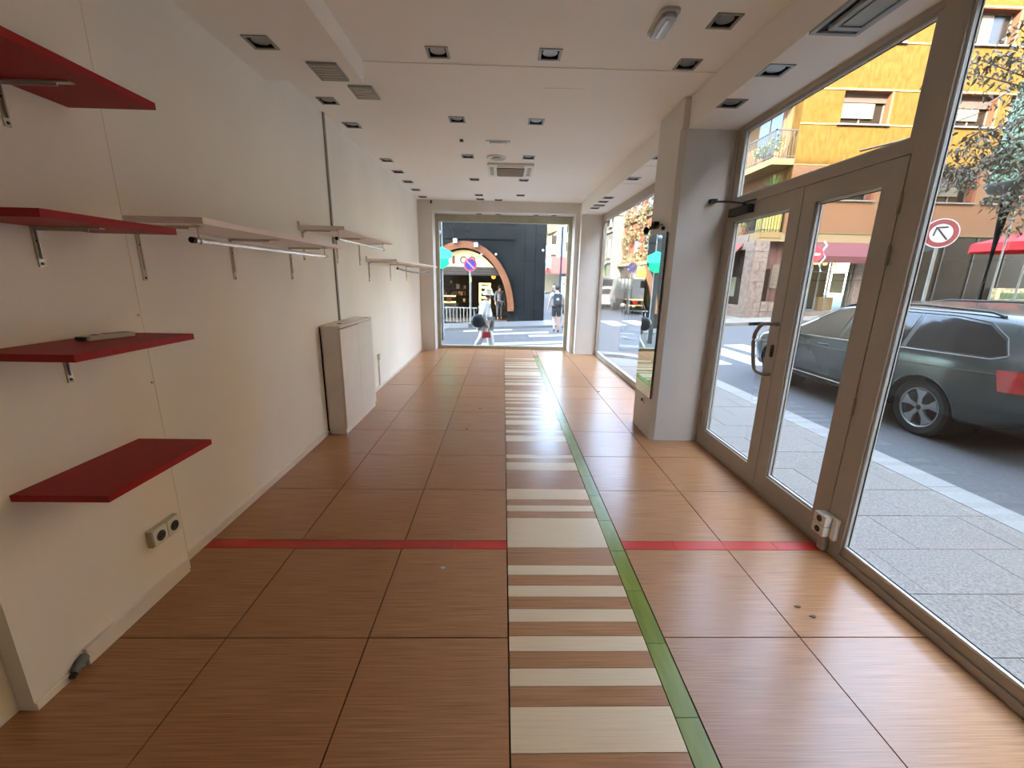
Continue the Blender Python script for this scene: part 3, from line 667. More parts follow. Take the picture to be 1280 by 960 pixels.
# side face windows and balconies (face towards -X)
for zf, (za, zb) in ((3.55, (3.75, 5.7)), (6.3, (6.5, 8.4)), (9.1, (9.3, 11.2))):
    for ya in (19.0, 22.5):
        w = B(FX0 - .03, ya, za, FX0 + .03, ya + 1.8, zb).build('window', BROWN, yb_)
        B(FX0 - .045, ya + .1, za + .1, FX0 - .03, ya + .85, zb - .1).build('pane', DARKW, w); B(FX0 - .045, ya + .95, za + .1, FX0 - .03, ya + 1.7, zb - .1).build('pane', DARKW, w)
    BX = 10.55
    B(BX, 17.98, zf - .22, FX0, 26, zf).build('balcony_slab', M('balcony_cream', (138, 112, 60), .8, n=.04), yb_)
    rl = MB(); IRON = M('wrought_iron', (50, 46, 42), .5)
    rl.box(BX + .03, 18.02, zf + 1.0, FX0, 18.06, zf + 1.05); rl.box(BX + .03, 18.02, zf + 1.0, BX + .07, 26, zf + 1.05); rl.box(BX + .03, 18.02, zf + .08, FX0, 18.05, zf + .11); rl.box(BX + .03, 18.02, zf + .08, BX + .06, 26, zf + .11)
    ra = rl.build('balcony_rail', IRON, yb_)
    bars = MB()
    for k in range(8): bars.box(BX + .04 + k * .12, 18.025, zf, BX + .06 + k * .12, 18.045, zf + 1.02)
    for k in range(60): bars.box(BX + .035, 18.1 + k * .13, zf, BX + .055, 18.12 + k * .13, zf + 1.02)
    bars.build('balcony_bars', IRON, yb_, kind='stuff')
def leafy(name, label, c, r, n, size, mat, mat2=None, cat='plant', group=None, parent=None, squash=(1, 1, 1), spiky=False):
    mb = MB(); rnd = random.Random(hash(label) % 9999 if False else len(label) * 31 + int(c[0] * 100))
    for k in range(n):
        th, ph = rnd.uniform(0, 2 * PI), math.acos(rnd.uniform(-1, 1)); rr = r * rnd.uniform(.25, 1) ** .5
        p = Vector(c) + Vector((rr * math.sin(ph) * math.cos(th) * squash[0], rr * math.sin(ph) * math.sin(th) * squash[1], rr * math.cos(ph) * squash[2]))
        q = Euler((rnd.uniform(-1, 1), rnd.uniform(-1, 1), rnd.uniform(0, 6.3))).to_matrix()
        s = size * rnd.uniform(.6, 1.3)
        v = [mb.bm.verts.new(p + q @ Vector(w)) for w in ((0, 0, 0), (s * .5, s * .28, s * .06), (s, 0, -s * .05), (s * .5, -s * .28, s * .06))]
        mb.bm.faces.new(v)
    if parent: return mb.build(name, mat, parent)
    return mb.build(name, mat, None, label, cat, group)
LG = M('leaf_green', (92, 124, 58), .6, n=.3, sc=8); LD = M('leaf_dark', (64, 74, 44), .6, n=.3, sc=8); LGY = M('leaf_yellowgreen', (156, 168, 78), .6, n=.25, sc=8)
POT = M('terracotta', (160, 92, 62), .7)
def potplant(lb, x, y, z, r, agave=False):
    t = thing('potted_plant', lb, 'plant', (x, y, z), 'plants on the balconies')
    MB().lathe([(.10, 0), (.15, .26), (.13, .26), (.0, .22)], (x, y, z), seg=12).build('pot', POT, t)
    if agave:
        mb = MB()
        for k in range(26):
            a = k * 2.4; el = .35 + (k % 5) * .27; L_ = .62
            d = Vector((math.cos(a) * math.cos(el), math.sin(a) * math.cos(el), math.sin(el))); s = Vector((-math.sin(a), math.cos(a), 0)) * .035
            b0 = Vector((x, y, z + .26)); v = [mb.bm.verts.new(q) for q in (b0 - s * .6, b0 + d * L_ * .5 - s, b0 + d * L_, b0 + d * L_ * .5 + s, b0 + s * .6)]
            mb.bm.faces.new(v)
        mb.build('foliage', LG, t)
    else: leafy('foliage', '', (x, y, z + .26 + r * .8), r, 130, .11, LG, parent=t)
potplant('spiky agave plant on the lower corner balcony of the yellow building', 11.0, 18.35, 4.98, .3, True)
B(10.72, 18.1, 3.56, 11.4, 18.7, 4.97).build('planter_stand', M('yellow_bush_box', (206, 190, 96), .8), None, 'yellowish planter box under the agave on the lower balcony', 'planter')
leafy('shrub', 'yellow-green shrub around the planter on the lower corner balcony', (10.95, 18.25, 4.75), .42, 240, .12, LGY, squash=(1, .4, .7))
potplant('bushy green plant on the upper balcony front of the yellow building', 10.85, 18.3, 6.32, .34)
potplant('hanging green plant on the upper balcony side of the yellow building', 10.8, 19.3, 6.32, .3)
potplant('smaller green plant farther along the upper balcony', 10.8, 20.8, 6.32, .26)
potplant('red flowering plant on the lower balcony side', 10.8, 19.6, 3.57, .28)
# ground floor of the corner building
INT = M('shop_interior_dark', (70, 56, 46), .8, n=.2, sc=2)
CREAMW = M('cream_lintel', (140, 118, 80), .7)
g = thing('restaurant_front', 'stone-clad restaurant ground floor with dark red awnings under the yellow facade', 'shopfront', (13, 18, 0))
B(10.4, 18.0, 3.2, 15.9, 18.5, 3.53).build('lintel_band', CREAMW, g)
def stonework(x0, x1, z0, z1, y, h, w, axis='y', nm='stone'):
    n_ = max(1, round((z1 - z0) / h)); hh = (z1 - z0) / n_
    for i in range(n_):
        xx = x0; off = (w * .5 if i % 2 else 0)
        cuts = [x0]; c_ = x0 + w - off
        while c_ < x1 - .08: cuts.append(c_); c_ += w
        cuts.append(x1)
        for a, b in zip(cuts[:-1], cuts[1:]):
            d = random.uniform(0, .015)
            if axis == 'y': B(a + .005, y - .05 - d, z0 + i * hh + .005, b - .005, y + .1, z0 + (i + 1) * hh - .005).build(nm, STONE, g)
            else: B(y - .05 - d, a + .005, z0 + i * hh + .005, y + .1, b - .005, z0 + (i + 1) * hh - .005).build(nm, STONE, g)
B(10.46, 18.06, -.2, 11.0, 18.6, 3.2).build('column_core', STONE, g)
stonework(10.42, 11.02, -.1, 3.2, 18.04, .41, .6); stonework(18.02, 18.6, -.2, 3.2, 10.44, .41, .58, 'x')
B(14.95, 18.06, 0, 15.7, 18.5, 3.2).build('column_core', STONE, g); stonework(14.93, 15.7, 0.1, 3.2, 18.04, .41, .78)
B(11.02, 18.35, -.1, 13.0, 18.6, 3.2).build('recess_wall', M('recess_brown', (98, 66, 54), .8, n=.2, sc=5), g)
stonework(11.03, 13.0, -.1, .75, 18.02, .4, .66)
stonework(13.0, 14.93, .0, .36, 18.0, .36, .8)
B(13.0, 18.0, .36, 14.93, 18.9, .38).build('window_ledge', STONE, g)
B(13.0, 19.6, .38, 14.93, 19.7, 3.2).build('shop_back', INT, g)
fm = MB()
for xx in (13.02, 13.45, 13.9, 14.85): fm.box(xx, 18.15, .38, xx + .05, 18.2, 2.6)
fm.box(13.02, 18.15, 2.0, 14.9, 18.2, 2.05); fm.build('window_frame', M('shop_frame_grey', (110, 110, 102), .4), g)
B(13.05, 18.2, .38, 14.9, 18.21, 2.6).build('pane', GLASS, g)
for k, (xx, zz) in enumerate(((13.2, 2.35), (13.55, 2.4), (13.95, 2.38), (14.4, 2.36))): MB().ball((xx, 18.6, zz), .09, (1, 1, .8)).build('pendant_lamp', M('warm_lamp', (255, 176, 90), .4, emit=2.0), g, smooth=True)
B(14.05, 18.7, .4, 14.7, 19.0, .95).build('display_counter', M('wood_counter', (190, 150, 96), .6), g)
B(14.25, 18.4, 1.15, 14.8, 18.45, 2.0).build('pale_panel', M('pale_panel', (132, 134, 118), .5), g)
for k in range(3): B(13.1 + k * .12, 18.75, .5, 13.16 + k * .12, 18.8, 1.9).build('door_bar', M('pale_bar', (120, 120, 112), .5), g)
for (xx, zz, w_, h_) in ((11.5, 1.3, .35, 1.0), (11.9, 2.6, .3, .5)):
    p = B(xx, 18.31, zz, xx + w_, 18.35, zz + h_).build('menu_board', M('menu_board', (120, 112, 98), .5), g)
    for k in range(5): B(xx + .05, 18.305, zz + h_ * (.15 + .16 * k), xx + w_ - .06, 18.31, zz + h_ * (.15 + .16 * k) + .03).build('menu_line', M('menu_ink', (110, 70, 60), .6), p)
B(11.1, 18.3, .8, 11.42, 18.36, 2.1).build('dark_shutter', DARKW, g)
# awnings
a_ = MB(); a_.prism([(18.0, 3.2), (17.35, 2.62), (17.35, 2.36), (17.37, 2.36), (17.37, 2.62), (18.0, 3.14)], 'x', 12.55, 16.2); a_.build('front_awning', AWN, g)
a_ = MB(); a_.prism([(10.4, 3.15), (9.35, 1.95), (9.35, 1.68), (9.37, 1.68), (9.37, 1.93), (10.4, 3.10)], 'y', 18.9, 23.2); a_.build('side_awning', AWNL, g)
sd = MB(); sd.box(10.42, 18.6, 2.9, 10.6, 24, 3.5); sd.box(10.42, 18.6, -.2, 10.6, 24, .55); sd.build('side_wall', STONE, g)
B(10.5, 18.6, .55, 10.56, 24, 2.9).build('side_glazing', DARKW, g)
for k, ya in enumerate((19.2, 20.6, 22.0)): B(10.45, ya, .9, 10.49, ya + .7, 1.75).build('menu_sheet', M('menu_sheet', (120, 124, 104), .6), g)
# white restaurant gap between wall and side: black shopfront to the right
s = thing('black_shopfront', 'dark glazed shopfront to the right of the red awning', 'shopfront', (19, 18, 0))
for k in range(7):
    xx = 15.75 + k * 1.35
    B(xx + .01, 18.02, 3.3 - 3.1, xx + 1.34, 18.1, 3.5).build('glass_panel', M('smoked_glass', (34, 29, 26), .3, n=.35, sc=.8, spec=.2), s)
    B(xx - .03, 17.99, .1, xx + .03, 18.06, 3.5).build('mullion', M('shop_mullion', (48, 46, 44), .5), s)
B(15.7, 17.9, -.1, 25, 18.3, .2).build('plinth', M('dark_plinth', (70, 66, 62), .6), s)
MB().lathe([(0, .34), (.16, .30), (.22, .15), (.2, .0), (.30, -.02)], (16.35, 17.96, 1.62), 'z', 14).build('helmet_display', M('helmet_grey', (120, 120, 118), .3), s, smooth=True)
B(21.0, 17.85, .2, 23.4, 18.0, 1.0).build('shop_counter', M('wood_shop', (120, 92, 60), .6), s); B(21.0, 17.8, 1.0, 23.4, 18.0, 1.5).build('shop_display', M('display_cream', (206, 190, 140), .6, n=.5, sc=6), s)
B(21.2, 17.79, 1.05, 22.6, 17.81, 1.3).build('display_tray', M('display_green', (84, 110, 60), .7, n=.4, sc=9), s)
# cables on the facade
for (p, q, lb) in (((at(1075, 188, 17.97)), at(1190, 150, 17.97), 'thin dark cable sagging across the yellow facade above the door'), ((at(1190, 146, 17.97)), at(1285, 100, 17.97), 'dark cable crossing the yellow facade at the far right')):
    mid = (p + q) / 2 - Vector((0, 0, .15)); MB().tube([p, mid, q], .02, 6).build('facade_cable', BLACK, None, lb, 'cable', 'street cables')

# ---------------------------------------------------------------- street furniture on the right
GALV = M('galvanised', (150, 152, 146), .45, .4, n=.08)
def sign(name, lb, x, y, z0, z1, face, r, parts, rot, pole_r=.03):
    t = thing(name, lb, 'road sign', (x, y, z0), rot=(0, 0, rot))
    MB().tube([(0, 0, 0), (0, 0, z1 - z0 + .05)], pole_r, 10).build('pole', GALV, t, smooth=60)
    zc = z1 - z0 - r * .2
    d = MB().lathe([(r, -.05), (r, -.04), (0, -.04)], (0, 0, zc), 'y', 28).build('disc', parts[0][1], t)
    for (nm, mt_, ro, ri, yy) in parts[1:]:
        MB().lathe([(ro, yy), (ro, yy - .003), (ri, yy - .003), (ri, yy), (ro, yy)], (0, 0, zc), 'y', 28, caps=False).build(nm, mt_, d)
    return t, d, zc
WS_ = M('sign_white', (236, 232, 228), .4); RS_ = M('sign_red', (150, 30, 36), .4); BS_ = M('sign_blue', (60, 70, 170), .4); RS2 = M('sign_bright_red', (214, 60, 70), .4)
p0 = at(1175, 292, 9.0)
r0 = rz(p0.x, 9.0) + .12
t, d, zc = sign('no_left_turn_sign', 'round red-bordered road sign with a black slanted arrow on a grey pole', p0.x, 9.0, r0, p0.z + .06, None, .29, [('disc', WS_), ('border', RS_, .27, .185, -.052)], math.radians(-28))
ar = MB()
def bar2(mb, x0, z0, x1, z1, w, ya, yb):
    dx, dz = x1 - x0, z1 - z0; L_ = math.hypot(dx, dz); nx, nz = -dz / L_ * w / 2, dx / L_ * w / 2
    mb.prism([(x0 + nx, z0 + nz), (x1 + nx, z1 + nz), (x1 - nx, z1 - nz), (x0 - nx, z0 - nz)], 'y', ya, yb)
bar2(ar, .11, zc - .13, -.07, zc + .10, .032, -.056, -.053); bar2(ar, -.09, zc + .11, .09, zc + .115, .030, -.0565, -.0525); bar2(ar, -.085, zc + .125, -.115, zc - .05, .030, -.057, -.052)
ar.build('arrow', BLACK, d)
MB().lathe([(.29, .05), (.29, .06), (0, .06)], (-.17, .12, zc - .07), 'y', 28).build('second_disc', GALV, t)
# lamp post with ivy
xl = at(1232, 345, 9.3).x
t = thing('street_lamp', 'dark lamp post with an ivy-clad hanging cone at the right edge', 'street lamp', (xl, 9.3, rz(xl, 9.3) + .12))
zl = rz(xl, 9.3) + .12
MB().tube([(xl, 9.3, zl), (xl, 9.3, 3.4), (xl + .08, 9.3, 6.2)], [.11, .10, .08], 14).build('pole', DKGREY, t, smooth=60)
MB().tube([(xl + .22, 9.3, zl), (xl + .22, 9.3, 3.4)], .018, 6).build('cable_pipe', GALV, t)
cxl = at(1285, 190, 9.3).x
MB().lathe([(0, 0), (.42, .10), (.50, .22), (.50, .26), (0, .26)], (cxl, 9.3, 3.38), seg=24).build('dish', M('dish_dark', (70, 68, 62), .5), t, smooth=60)
MB().lathe([(.47, .26), (.44, 1.0), (.36, 2.2), (.0, 2.3)], (cxl, 9.3, 3.38), seg=24).build('cone', M('cone_green', (120, 150, 120), .7, n=.35, sc=14), t)
ivy = MB(); rn = random.Random(3)
for k in range(900):
    zz = rn.uniform(.2, 2.3); rr = .49 - .07 * zz; a = rn.uniform(0, 6.28); s = rn.uniform(.05, .10)
    p = Vector((cxl + rr * math.cos(a), 9.3 + rr * math.sin(a), 3.38 + zz)); q = Euler((rn.uniform(-1, 1), rn.uniform(-1, 1), rn.uniform(0, 6))).to_matrix()
    ivy.bm.faces.new([ivy.bm.verts.new(p + q @ Vector(w)) for w in ((0, 0, 0), (s * .5, s * .3, 0), (s, 0, .01), (s * .5, -s * .3, 0))])
ivy.build('ivy', M('ivy_leaf', (120, 152, 116), .6, n=.35, sc=11), t, kind='stuff')
# tree at the right
t = thing('street_tree', 'street tree whose dark leafy branches reach in at the upper right', 'tree', (10.9, 8.6, .2))
MB().tube([(10.9, 8.6, .1), (10.85, 8.6, 2.2), (10.95, 8.62, 4.2), (10.7, 8.6, 5.6)], [.14, .12, .10, .06], 10).build('trunk', M('bark', (92, 84, 74), .9, n=.3, sc=8), t)
br = MB(); lv = MB(); rn = random.Random(11)
def branch(p, q, r0_):
    br.tube(smooth_path([p, (Vector(p) + Vector(q)) / 2 + Vector((0, 0, .12)), q], 4), [r0_ - (r0_ - .006) * i / 8 for i in range(9)], 6)
def leaves(c, n, rad):
    for k in range(n):
        p = Vector(c) + Vector((rn.gauss(0, rad), rn.gauss(0, rad), rn.gauss(0, rad * .45))); s = rn.uniform(.08, .15)
        q = Euler((rn.uniform(-.9, .9), rn.uniform(.1, 1.1), rn.uniform(0, 6.3))).to_matrix()
        lv.bm.faces.new([lv.bm.verts.new(p + q @ Vector(w)) for w in ((0, 0, 0), (s * .35, s * .2, .01), (s, 0, -.02), (s * .35, -s * .2, .01))])
ends = [(1195, 88), (1225, 75), (1262, 70), (1190, 190), (1215, 175), (1240, 165), (1268, 150), (1185, 212), (1208, 215), (1235, 200), (1258, 195), (1276, 205), (1275, 35), (1268, 262), (1276, 285), (1255, 245), (1280, 120), (1190, 230), (1218, 205)]
for k, (u, v) in enumerate(ends):
    q = at(u, v, 7.9 + (k % 4) * .3); root_ = Vector((10.85, 8.6, 2.6 + (k % 5) * .55)) if v > 150 else Vector((10.9, 8.6, 4.6))
    branch(root_, q, .025); leaves(q, 34, .15); leaves(q.lerp(root_, .12), 34, .17); leaves(q.lerp(root_, .3), 26, .22)
for k in range(14): leaves((10.9 + rn.uniform(-.4, 1.4), 8.7 + rn.uniform(-1, 1), 4.6 + rn.uniform(-.6, 2.0)), 30, .35)
br.build('branch', M('bark', (92, 84, 74)), t); lv.build('foliage', M('tree_leaf', (84, 78, 52), .55, n=.3, sc=6), t, kind='stuff')
# red parasol on the far pavement
px, py = at(1290, 300, 12.0).x, 12.0
t = thing('red_parasol', 'bright red parasol canopy beyond the parked car at the right edge', 'umbrella', (px, py, rz(px, py) + .12))
cn = MB(); top = Vector((px, py, 3.1)); rm = []
for k in range(8):
    a = 2 * PI * (k + .5) / 8; rm.append(cn.bm.verts.new((px + 1.25 * math.cos(a), py + 1.25 * math.sin(a), 2.72)))
tv = cn.bm.verts.new(top); lowv = [cn.bm.verts.new((v.co.x, v.co.y, 2.50)) for v in rm]
for k in range(8): cn.bm.faces.new((rm[k], rm[(k + 1) % 8], tv)); cn.bm.faces.new((lowv[k], lowv[(k + 1) % 8], rm[(k + 1) % 8], rm[k]))
cn.build('canopy', M('parasol_red', (232, 30, 40), .7), t); MB().tube([(px, py, rz(px, py) + .12), (px, py, 3.1)], .025, 8).build('pole', GALV, t)
# small no-entry sign in front of the restaurant, seen between the doors
p0 = at(1018, 318, 15.5)
t, d, zc = sign('no_entry_sign', 'small red no-entry sign seen through the gap between the door leaves', p0.x, 15.5, rz(p0.x, 15.5), p0.z + .05, None, .26, [('disc', RS2)], math.radians(-30))
B(-.17, -.056, zc - .035, .17, -.052, zc + .035).build('white_bar', WS_, d)
MB().tube([(.22, 0, zc + .45), (.32, 0, zc + .3), (.22, 0, zc + .1), (.34, 0, zc - .1), (.2, 0, zc - .35), (.28, 0, zc - .6)], .035, 8).build('pale_scroll', M('pale_blue_metal', (176, 196, 206), .4), t)

# ---------------------------------------------------------------- the estate car
PAINT = M('slate_car_paint', (76, 84, 84), .2, .4, n=.02, spec=.7)
CARG = M('car_glass', (12, 14, 15), .06, n=.01, spec=.45)
TRIM = M('car_chrome', (214, 214, 210), .2, .9)
TYRE = M('tyre_rubber', (26, 26, 27), .8)
ALLOY = M('alloy_rim', (196, 200, 202), .3, .7)
LAMPR = M('tail_lamp_red', (190, 10, 16), .12, spec=.9, n=.1, sc=20)
def interp(xs, ys, x):
    if x <= xs[0]: return ys[0]
    for i in range(len(xs) - 1):
        if x <= xs[i + 1]:
            t_ = (x - xs[i]) / (xs[i + 1] - xs[i]); return ys[i] + (ys[i + 1] - ys[i]) * t_
    return ys[-1]
def make_car(name, lb, loc, rot, paint, kind='estate'):
    t = thing(name, lb, 'car', loc, rot=rot)
    ST = [-2.36, -2.32, -2.2, -2.0, -1.8, -1.55, -1.3, -1.05, -.8, -.5, -.2, .1, .35, .6, .85, 1.05, 1.25, 1.5, 1.75, 1.95, 2.1, 2.22, 2.3, 2.34]
    def W(y): return interp([-2.36, -2.3, -2.1, -1.7, 0, 1.5, 1.95, 2.2, 2.3, 2.34], [.62, .72, .82, .885, .905, .89, .83, .70, .58, .45], y)
    def belt(y): return interp([-2.36, -2.2, -1.2, 0, 1.0, 1.3, 2.0, 2.25, 2.34], [.93, .97, .975, .945, .915, .90, .78, .66, .56], y)
    def top(y): return interp([-2.36, -2.25, -2.1, -1.9, -1.5, -.6, 0, .35, .75, 1.15, 1.3, 2.0, 2.25, 2.34], [.96, 1.08, 1.34, 1.41, 1.45, 1.475, 1.47, 1.42, 1.21, .99, .965, .83, .70, .58], y)
    def bot(y): return interp([-2.36, -2.1, -1.9, 1.9, 2.2, 2.34], [.42, .30, .22, .20, .26, .36], y)
    mb = MB(); rings = []
    for y in ST:
        w, b, tp, bo = W(y), belt(y), top(y), bot(y)
        cab = max(0, min(1, (tp - b - .02) / .45)); wr = w * (.93 - .24 * cab); zr = b + (tp - b) * .88
        half = [(0, bo), (w * .75, bo), (w * .95, bo + .05), (w * .985, bo + .16), (w * .995, .50 if bo < .45 else bo + .1), (w, .64 if b > .7 else (bo + b) / 2 + .02), (w * .985, b - .10), (w * .955, b), (w * .955 + (wr - w * .955) * .5, b + (zr - b) * .5), (wr, zr), (wr * .86, tp - .012), (wr * .45, tp), (0, tp + .004)]
        if y < -2.3 or y > 2.3:
            half = [(x, z) for x, z in half]
        ring_ = [(-x, z) for x, z in half] + [(x, z) for x, z in half[-2:0:-1]]
        rings.append([mb.bm.verts.new((x, y, z)) for x, z in ring_])
    n = len(rings[0])
    for i in range(len(rings) - 1):
        for k in range(n): mb.bm.faces.new((rings[i][k], rings[i][(k + 1) % n], rings[i + 1][(k + 1) % n], rings[i + 1][k]))
    mb.bm.faces.new(rings[0][::-1]); mb.bm.faces.new(rings[-1])
    body = mb.build('body', paint, t, smooth=True)
    md = body.modifiers.new('s', 'SUBSURF'); md.levels = md.render_levels = 2
    bpy.context.view_layer.update(); dg = bpy.context.evaluated_depsgraph_get()
    nm = bpy.data.meshes.new_from_object(body.evaluated_get(dg), depsgraph=dg); body.modifiers.clear(); body.data = nm
    off = WL[body.name]
    tmp = bmesh.new(); tmp.from_mesh(nm); tmp.transform(Matrix.Translation(off)); bvh = BVHTree.FromBMesh(tmp); tmp.free()
    def sx(y, z):
        h = bvh.ray_cast(Vector((-3, y, z)), Vector((1, 0, 0))); return h[0].x if h[0] else -W(y)
    def tz(x, y):
        h = bvh.ray_cast(Vector((x, y, 3)), Vector((0, 0, -1))); return h[0].z if h[0] else 1
    WH = [(-1.33, .33), (1.36, .33)]
    cb = MB()
    for y, z in WH:
        for s in (-1, 1):
            g_ = MB(); cb.lathe([(.375, .45 * s if s > 0 else -1.2), (.375, 1.2 if s > 0 else -.45)], (0, y, z + .005), 'x', 40)
    for v in cb.bm.verts: v.co -= off
    boolean(body, cb.bm, True)
    for f_ in body.data.polygons: f_.use_smooth = True
    try: body.data.set_sharp_from_angle(angle=math.radians(35))
    except Exception: pass
    for y, z in WH:
        for s in (-1, 1):
            a_ = MB(); arc = [math.radians(a) for a in range(-20, 201, 10)]
            inn = MB().lathe([(.372, s * .45), (.372, s * .80)], (0, y, z + .005), 'x', 30, caps=False); inn.build('wheel_well', TYRE, t)
            w = MB().lathe([(.205, .66), (.235, .685), (.30, .70), (.326, .675), (.332, .60), (.332, .53), (.31, .50), (.21, .50)], (0, 0, 0), 'x', 36, caps=False)
            for v in w.bm.verts: v.co = Vector((v.co.x * 1.0 + .165, v.co.y, v.co.z)); v.co.x *= s; v.co.y += y; v.co.z += z
            tyre = w.build('wheel', TYRE, t, smooth=True)
            rm_ = MB().lathe([(.228, .845), (.232, .850), (.218, .846), (.205, .80), (.20, .70)], (0, 0, 0), 'x', 36, caps=False)
            for k in range(5):
                a0 = 2 * PI * k / 5 + .3
                P2 = [(.045, -.38), (.05, .38), (.12, .22), (.215, .34), (.215, -.30), (.12, -.20)]
                pts = [(r_ * math.cos(a0 + da * (1 if r_ > .1 else 1.4)), r_ * math.sin(a0 + da * (1 if r_ > .1 else 1.4))) for r_, da in P2]
                rm_.prism([(p[0], p[1]) for p in [pts[0], pts[5], pts[4], pts[3], pts[2], pts[1]]], 'x', .815, .845)
            rm_.lathe([(.0, .848), (.03, .848), (.055, .838), (.06, .80)], (0, 0, 0), 'x', 20)
            for v in rm_.bm.verts: v.co.x *= s; v.co.y += y; v.co.z += z
            rm_.build('rim', ALLOY, tyre)
            bd_ = MB().lathe([(.0, .70), (.21, .70), (.21, .69), (0, .69)], (0, 0, 0), 'x', 24)
            for v in bd_.bm.verts: v.co.x *= s; v.co.y += y; v.co.z += z
            bd_.build('brake_disc', DKGREY, tyre)
            cp_ = MB().lathe([(.0, .853), (.028, .852), (.03, .847), (0, .846)], (0, 0, 0), 'x', 16)
            for v in cp_.bm.verts: v.co.x *= s; v.co.y += y; v.co.z += z
            cp_.build('hub_cap', BLACK, tyre)
            lip = MB(); lip.tube([(s * (sx_abs(sx, y + .385 * math.cos(a), z + .385 * math.sin(a)) + .001), y + .385 * math.cos(a), z + .385 * math.sin(a)) for a in [math.radians(b_) for b_ in range(8, 173, 8)]], .008, 6)
            lip.build('arch_lip', paint, t, smooth=True)
    def patch(poly, name, mat, parent, d=.006, th=.0, sub=4):
        for s in (-1, 1):
            mb = MB(); P = []
            for i in range(len(poly)):
                a, b = poly[i], poly[(i + 1) % len(poly)]
                for k in range(sub): P.append((a[0] + (b[0] - a[0]) * k / sub, a[1] + (b[1] - a[1]) * k / sub))
            vs = [mb.bm.verts.new((s * (abs(sx(*p)) + d), p[0], p[1])) for p in P]
            cyy = sum(p[0] for p in P) / len(P); czz = sum(p[1] for p in P) / len(P)
            cv = mb.bm.verts.new((s * (abs(sx(cyy, czz)) + d), cyy, czz))
            mids = [mb.bm.verts.new((s * (abs(sx((p[0] + cyy) / 2, (p[1] + czz) / 2)) + d), (p[0] + cyy) / 2, (p[1] + czz) / 2)) for p in P]
            n_ = len(vs)
            for i in range(n_):
                mb.bm.faces.new((vs[i], vs[(i + 1) % n_], mids[(i + 1) % n_], mids[i])); mb.bm.faces.new((mids[i], mids[(i + 1) % n_], cv))
            yield s, mb.build(name, mat, parent, smooth=True)
    def line(pts, name, mat, r, d=.002, sub=6, parent=t):
        for s in (-1, 1):
            P = []
            for a, b in zip(pts[:-1], pts[1:]):
                for k in range(sub): P.append((a[0] + (b[0] - a[0]) * k / sub, a[1] + (b[1] - a[1]) * k / sub))
            P.append(pts[-1])
            MB().tube([(s * (abs(sx(*p)) + d), p[0], p[1]) for p in P], r, 6).build(name, mat, parent, smooth=True)
    q_ = [[(-1.02, 1.005), (-1.86, 1.015), (-1.98, 1.05), (-1.90, 1.18), (-1.70, 1.31), (-1.35, 1.355), (-1.02, 1.365)],
          [(-.95, 1.0), (-.95, 1.37), (-.10, 1.385), (-.06, .975)],
          [(.02, .97), (-.02, 1.385), (.30, 1.345), (.60, 1.20), (.88, 1.02), (.86, .955)]]
    for poly in q_:
        for s, o_ in patch(poly, 'side_window', CARG, t): pass
    line([(-1.02, .985), (-1.9, .995), (-2.0, 1.035)], 'window_trim', TRIM, .007, .006); line([(.88, .945), (0, .955), (-1.02, .985)], 'window_trim', TRIM, .007, .006)
    line([(-2.0, 1.04), (-1.91, 1.20), (-1.70, 1.335), (-1.35, 1.378), (-.1, 1.398), (.30, 1.36), (.62, 1.20)], 'window_trim', DKGREY, .006, .004)
    line([(-.985, 1.37), (-.985, .99), (-.99, .80), (-.93, .62)], 'door_seam', BLACK, .004, -.001); line([(-.93, .62), (-.90, .30)], 'door_seam', BLACK, .004, -.001)
    line([(-.02, 1.38), (-.01, .30)], 'door_seam', BLACK, .004, -.001); line([(.90, .94), (.98, .60), (.95, .30)], 'door_seam', BLACK, .004, -.001); line([(.95, .285), (-.9, .285)], 'door_seam', BLACK, .004, -.001)
    line([(1.9, .70), (.9, .80), (-1.2, .835), (-2.05, .86)], 'shoulder_crease', paint, .008, -.003)
    line([(.85, .36), (-.80, .34)], 'sill_strip', TRIM, .009, .0)
    for yh in (-.72, .22):
        for s in (-1, 1):
            x_ = s * (abs(sx(yh, .855)) + .022); MB().tube([(x_ - s * .02, yh - .11, .855), (x_, yh - .09, .857), (x_, yh + .08, .857), (x_ - s * .02, yh + .10, .855)], .014, 8).build('door_handle', paint, t, smooth=True)
    for s, o_ in patch([(-1.98, .905), (-2.28, .91), (-2.30, .70), (-2.03, .70)], 'tail_lamp', LAMPR, t, d=.008): pass
    for s in (-1, 1):
        MB().box(s * .45, -2.375, .72, s * .72, -2.34, .90).build('tail_lamp', LAMPR, t, bevel=.01)
        m_ = MB(); m_.ball((s * .99, .78, 1.0), .1, (1.1, .6, .75)); m_.build('wing_mirror', paint, t, smooth=True)
        MB().tube([(s * .84, .80, .95), (s * .95, .79, .96)], .02, 8).build('mirror_stalk', BLACK, t)
        zr = [tz(s * .56, y) + .035 for y in (-1.7, -.9, -.1, .3)]
        MB().tube([(s * .57, -1.75, zr[0] - .035), (s * .57, -1.62, zr[0] + .005), (s * .58, -.9, zr[1] + .005), (s * .57, -.1, zr[2] + .002), (s * .56, .2, zr[3] - .0), (s * .56, .3, zr[3] - .04)], .014, 8).build('roof_rail', BLACK, t, smooth=True)
        MB().box(s * .40, 2.22, .58, s * .66, 2.27, .70).build('head_lamp', TRIM, t, bevel=.02)
    MB().box(-.55, -2.20, 1.395, .55, -1.93, 1.42).build('roof_spoiler', paint, t, bevel=.01)
    ws = MB()
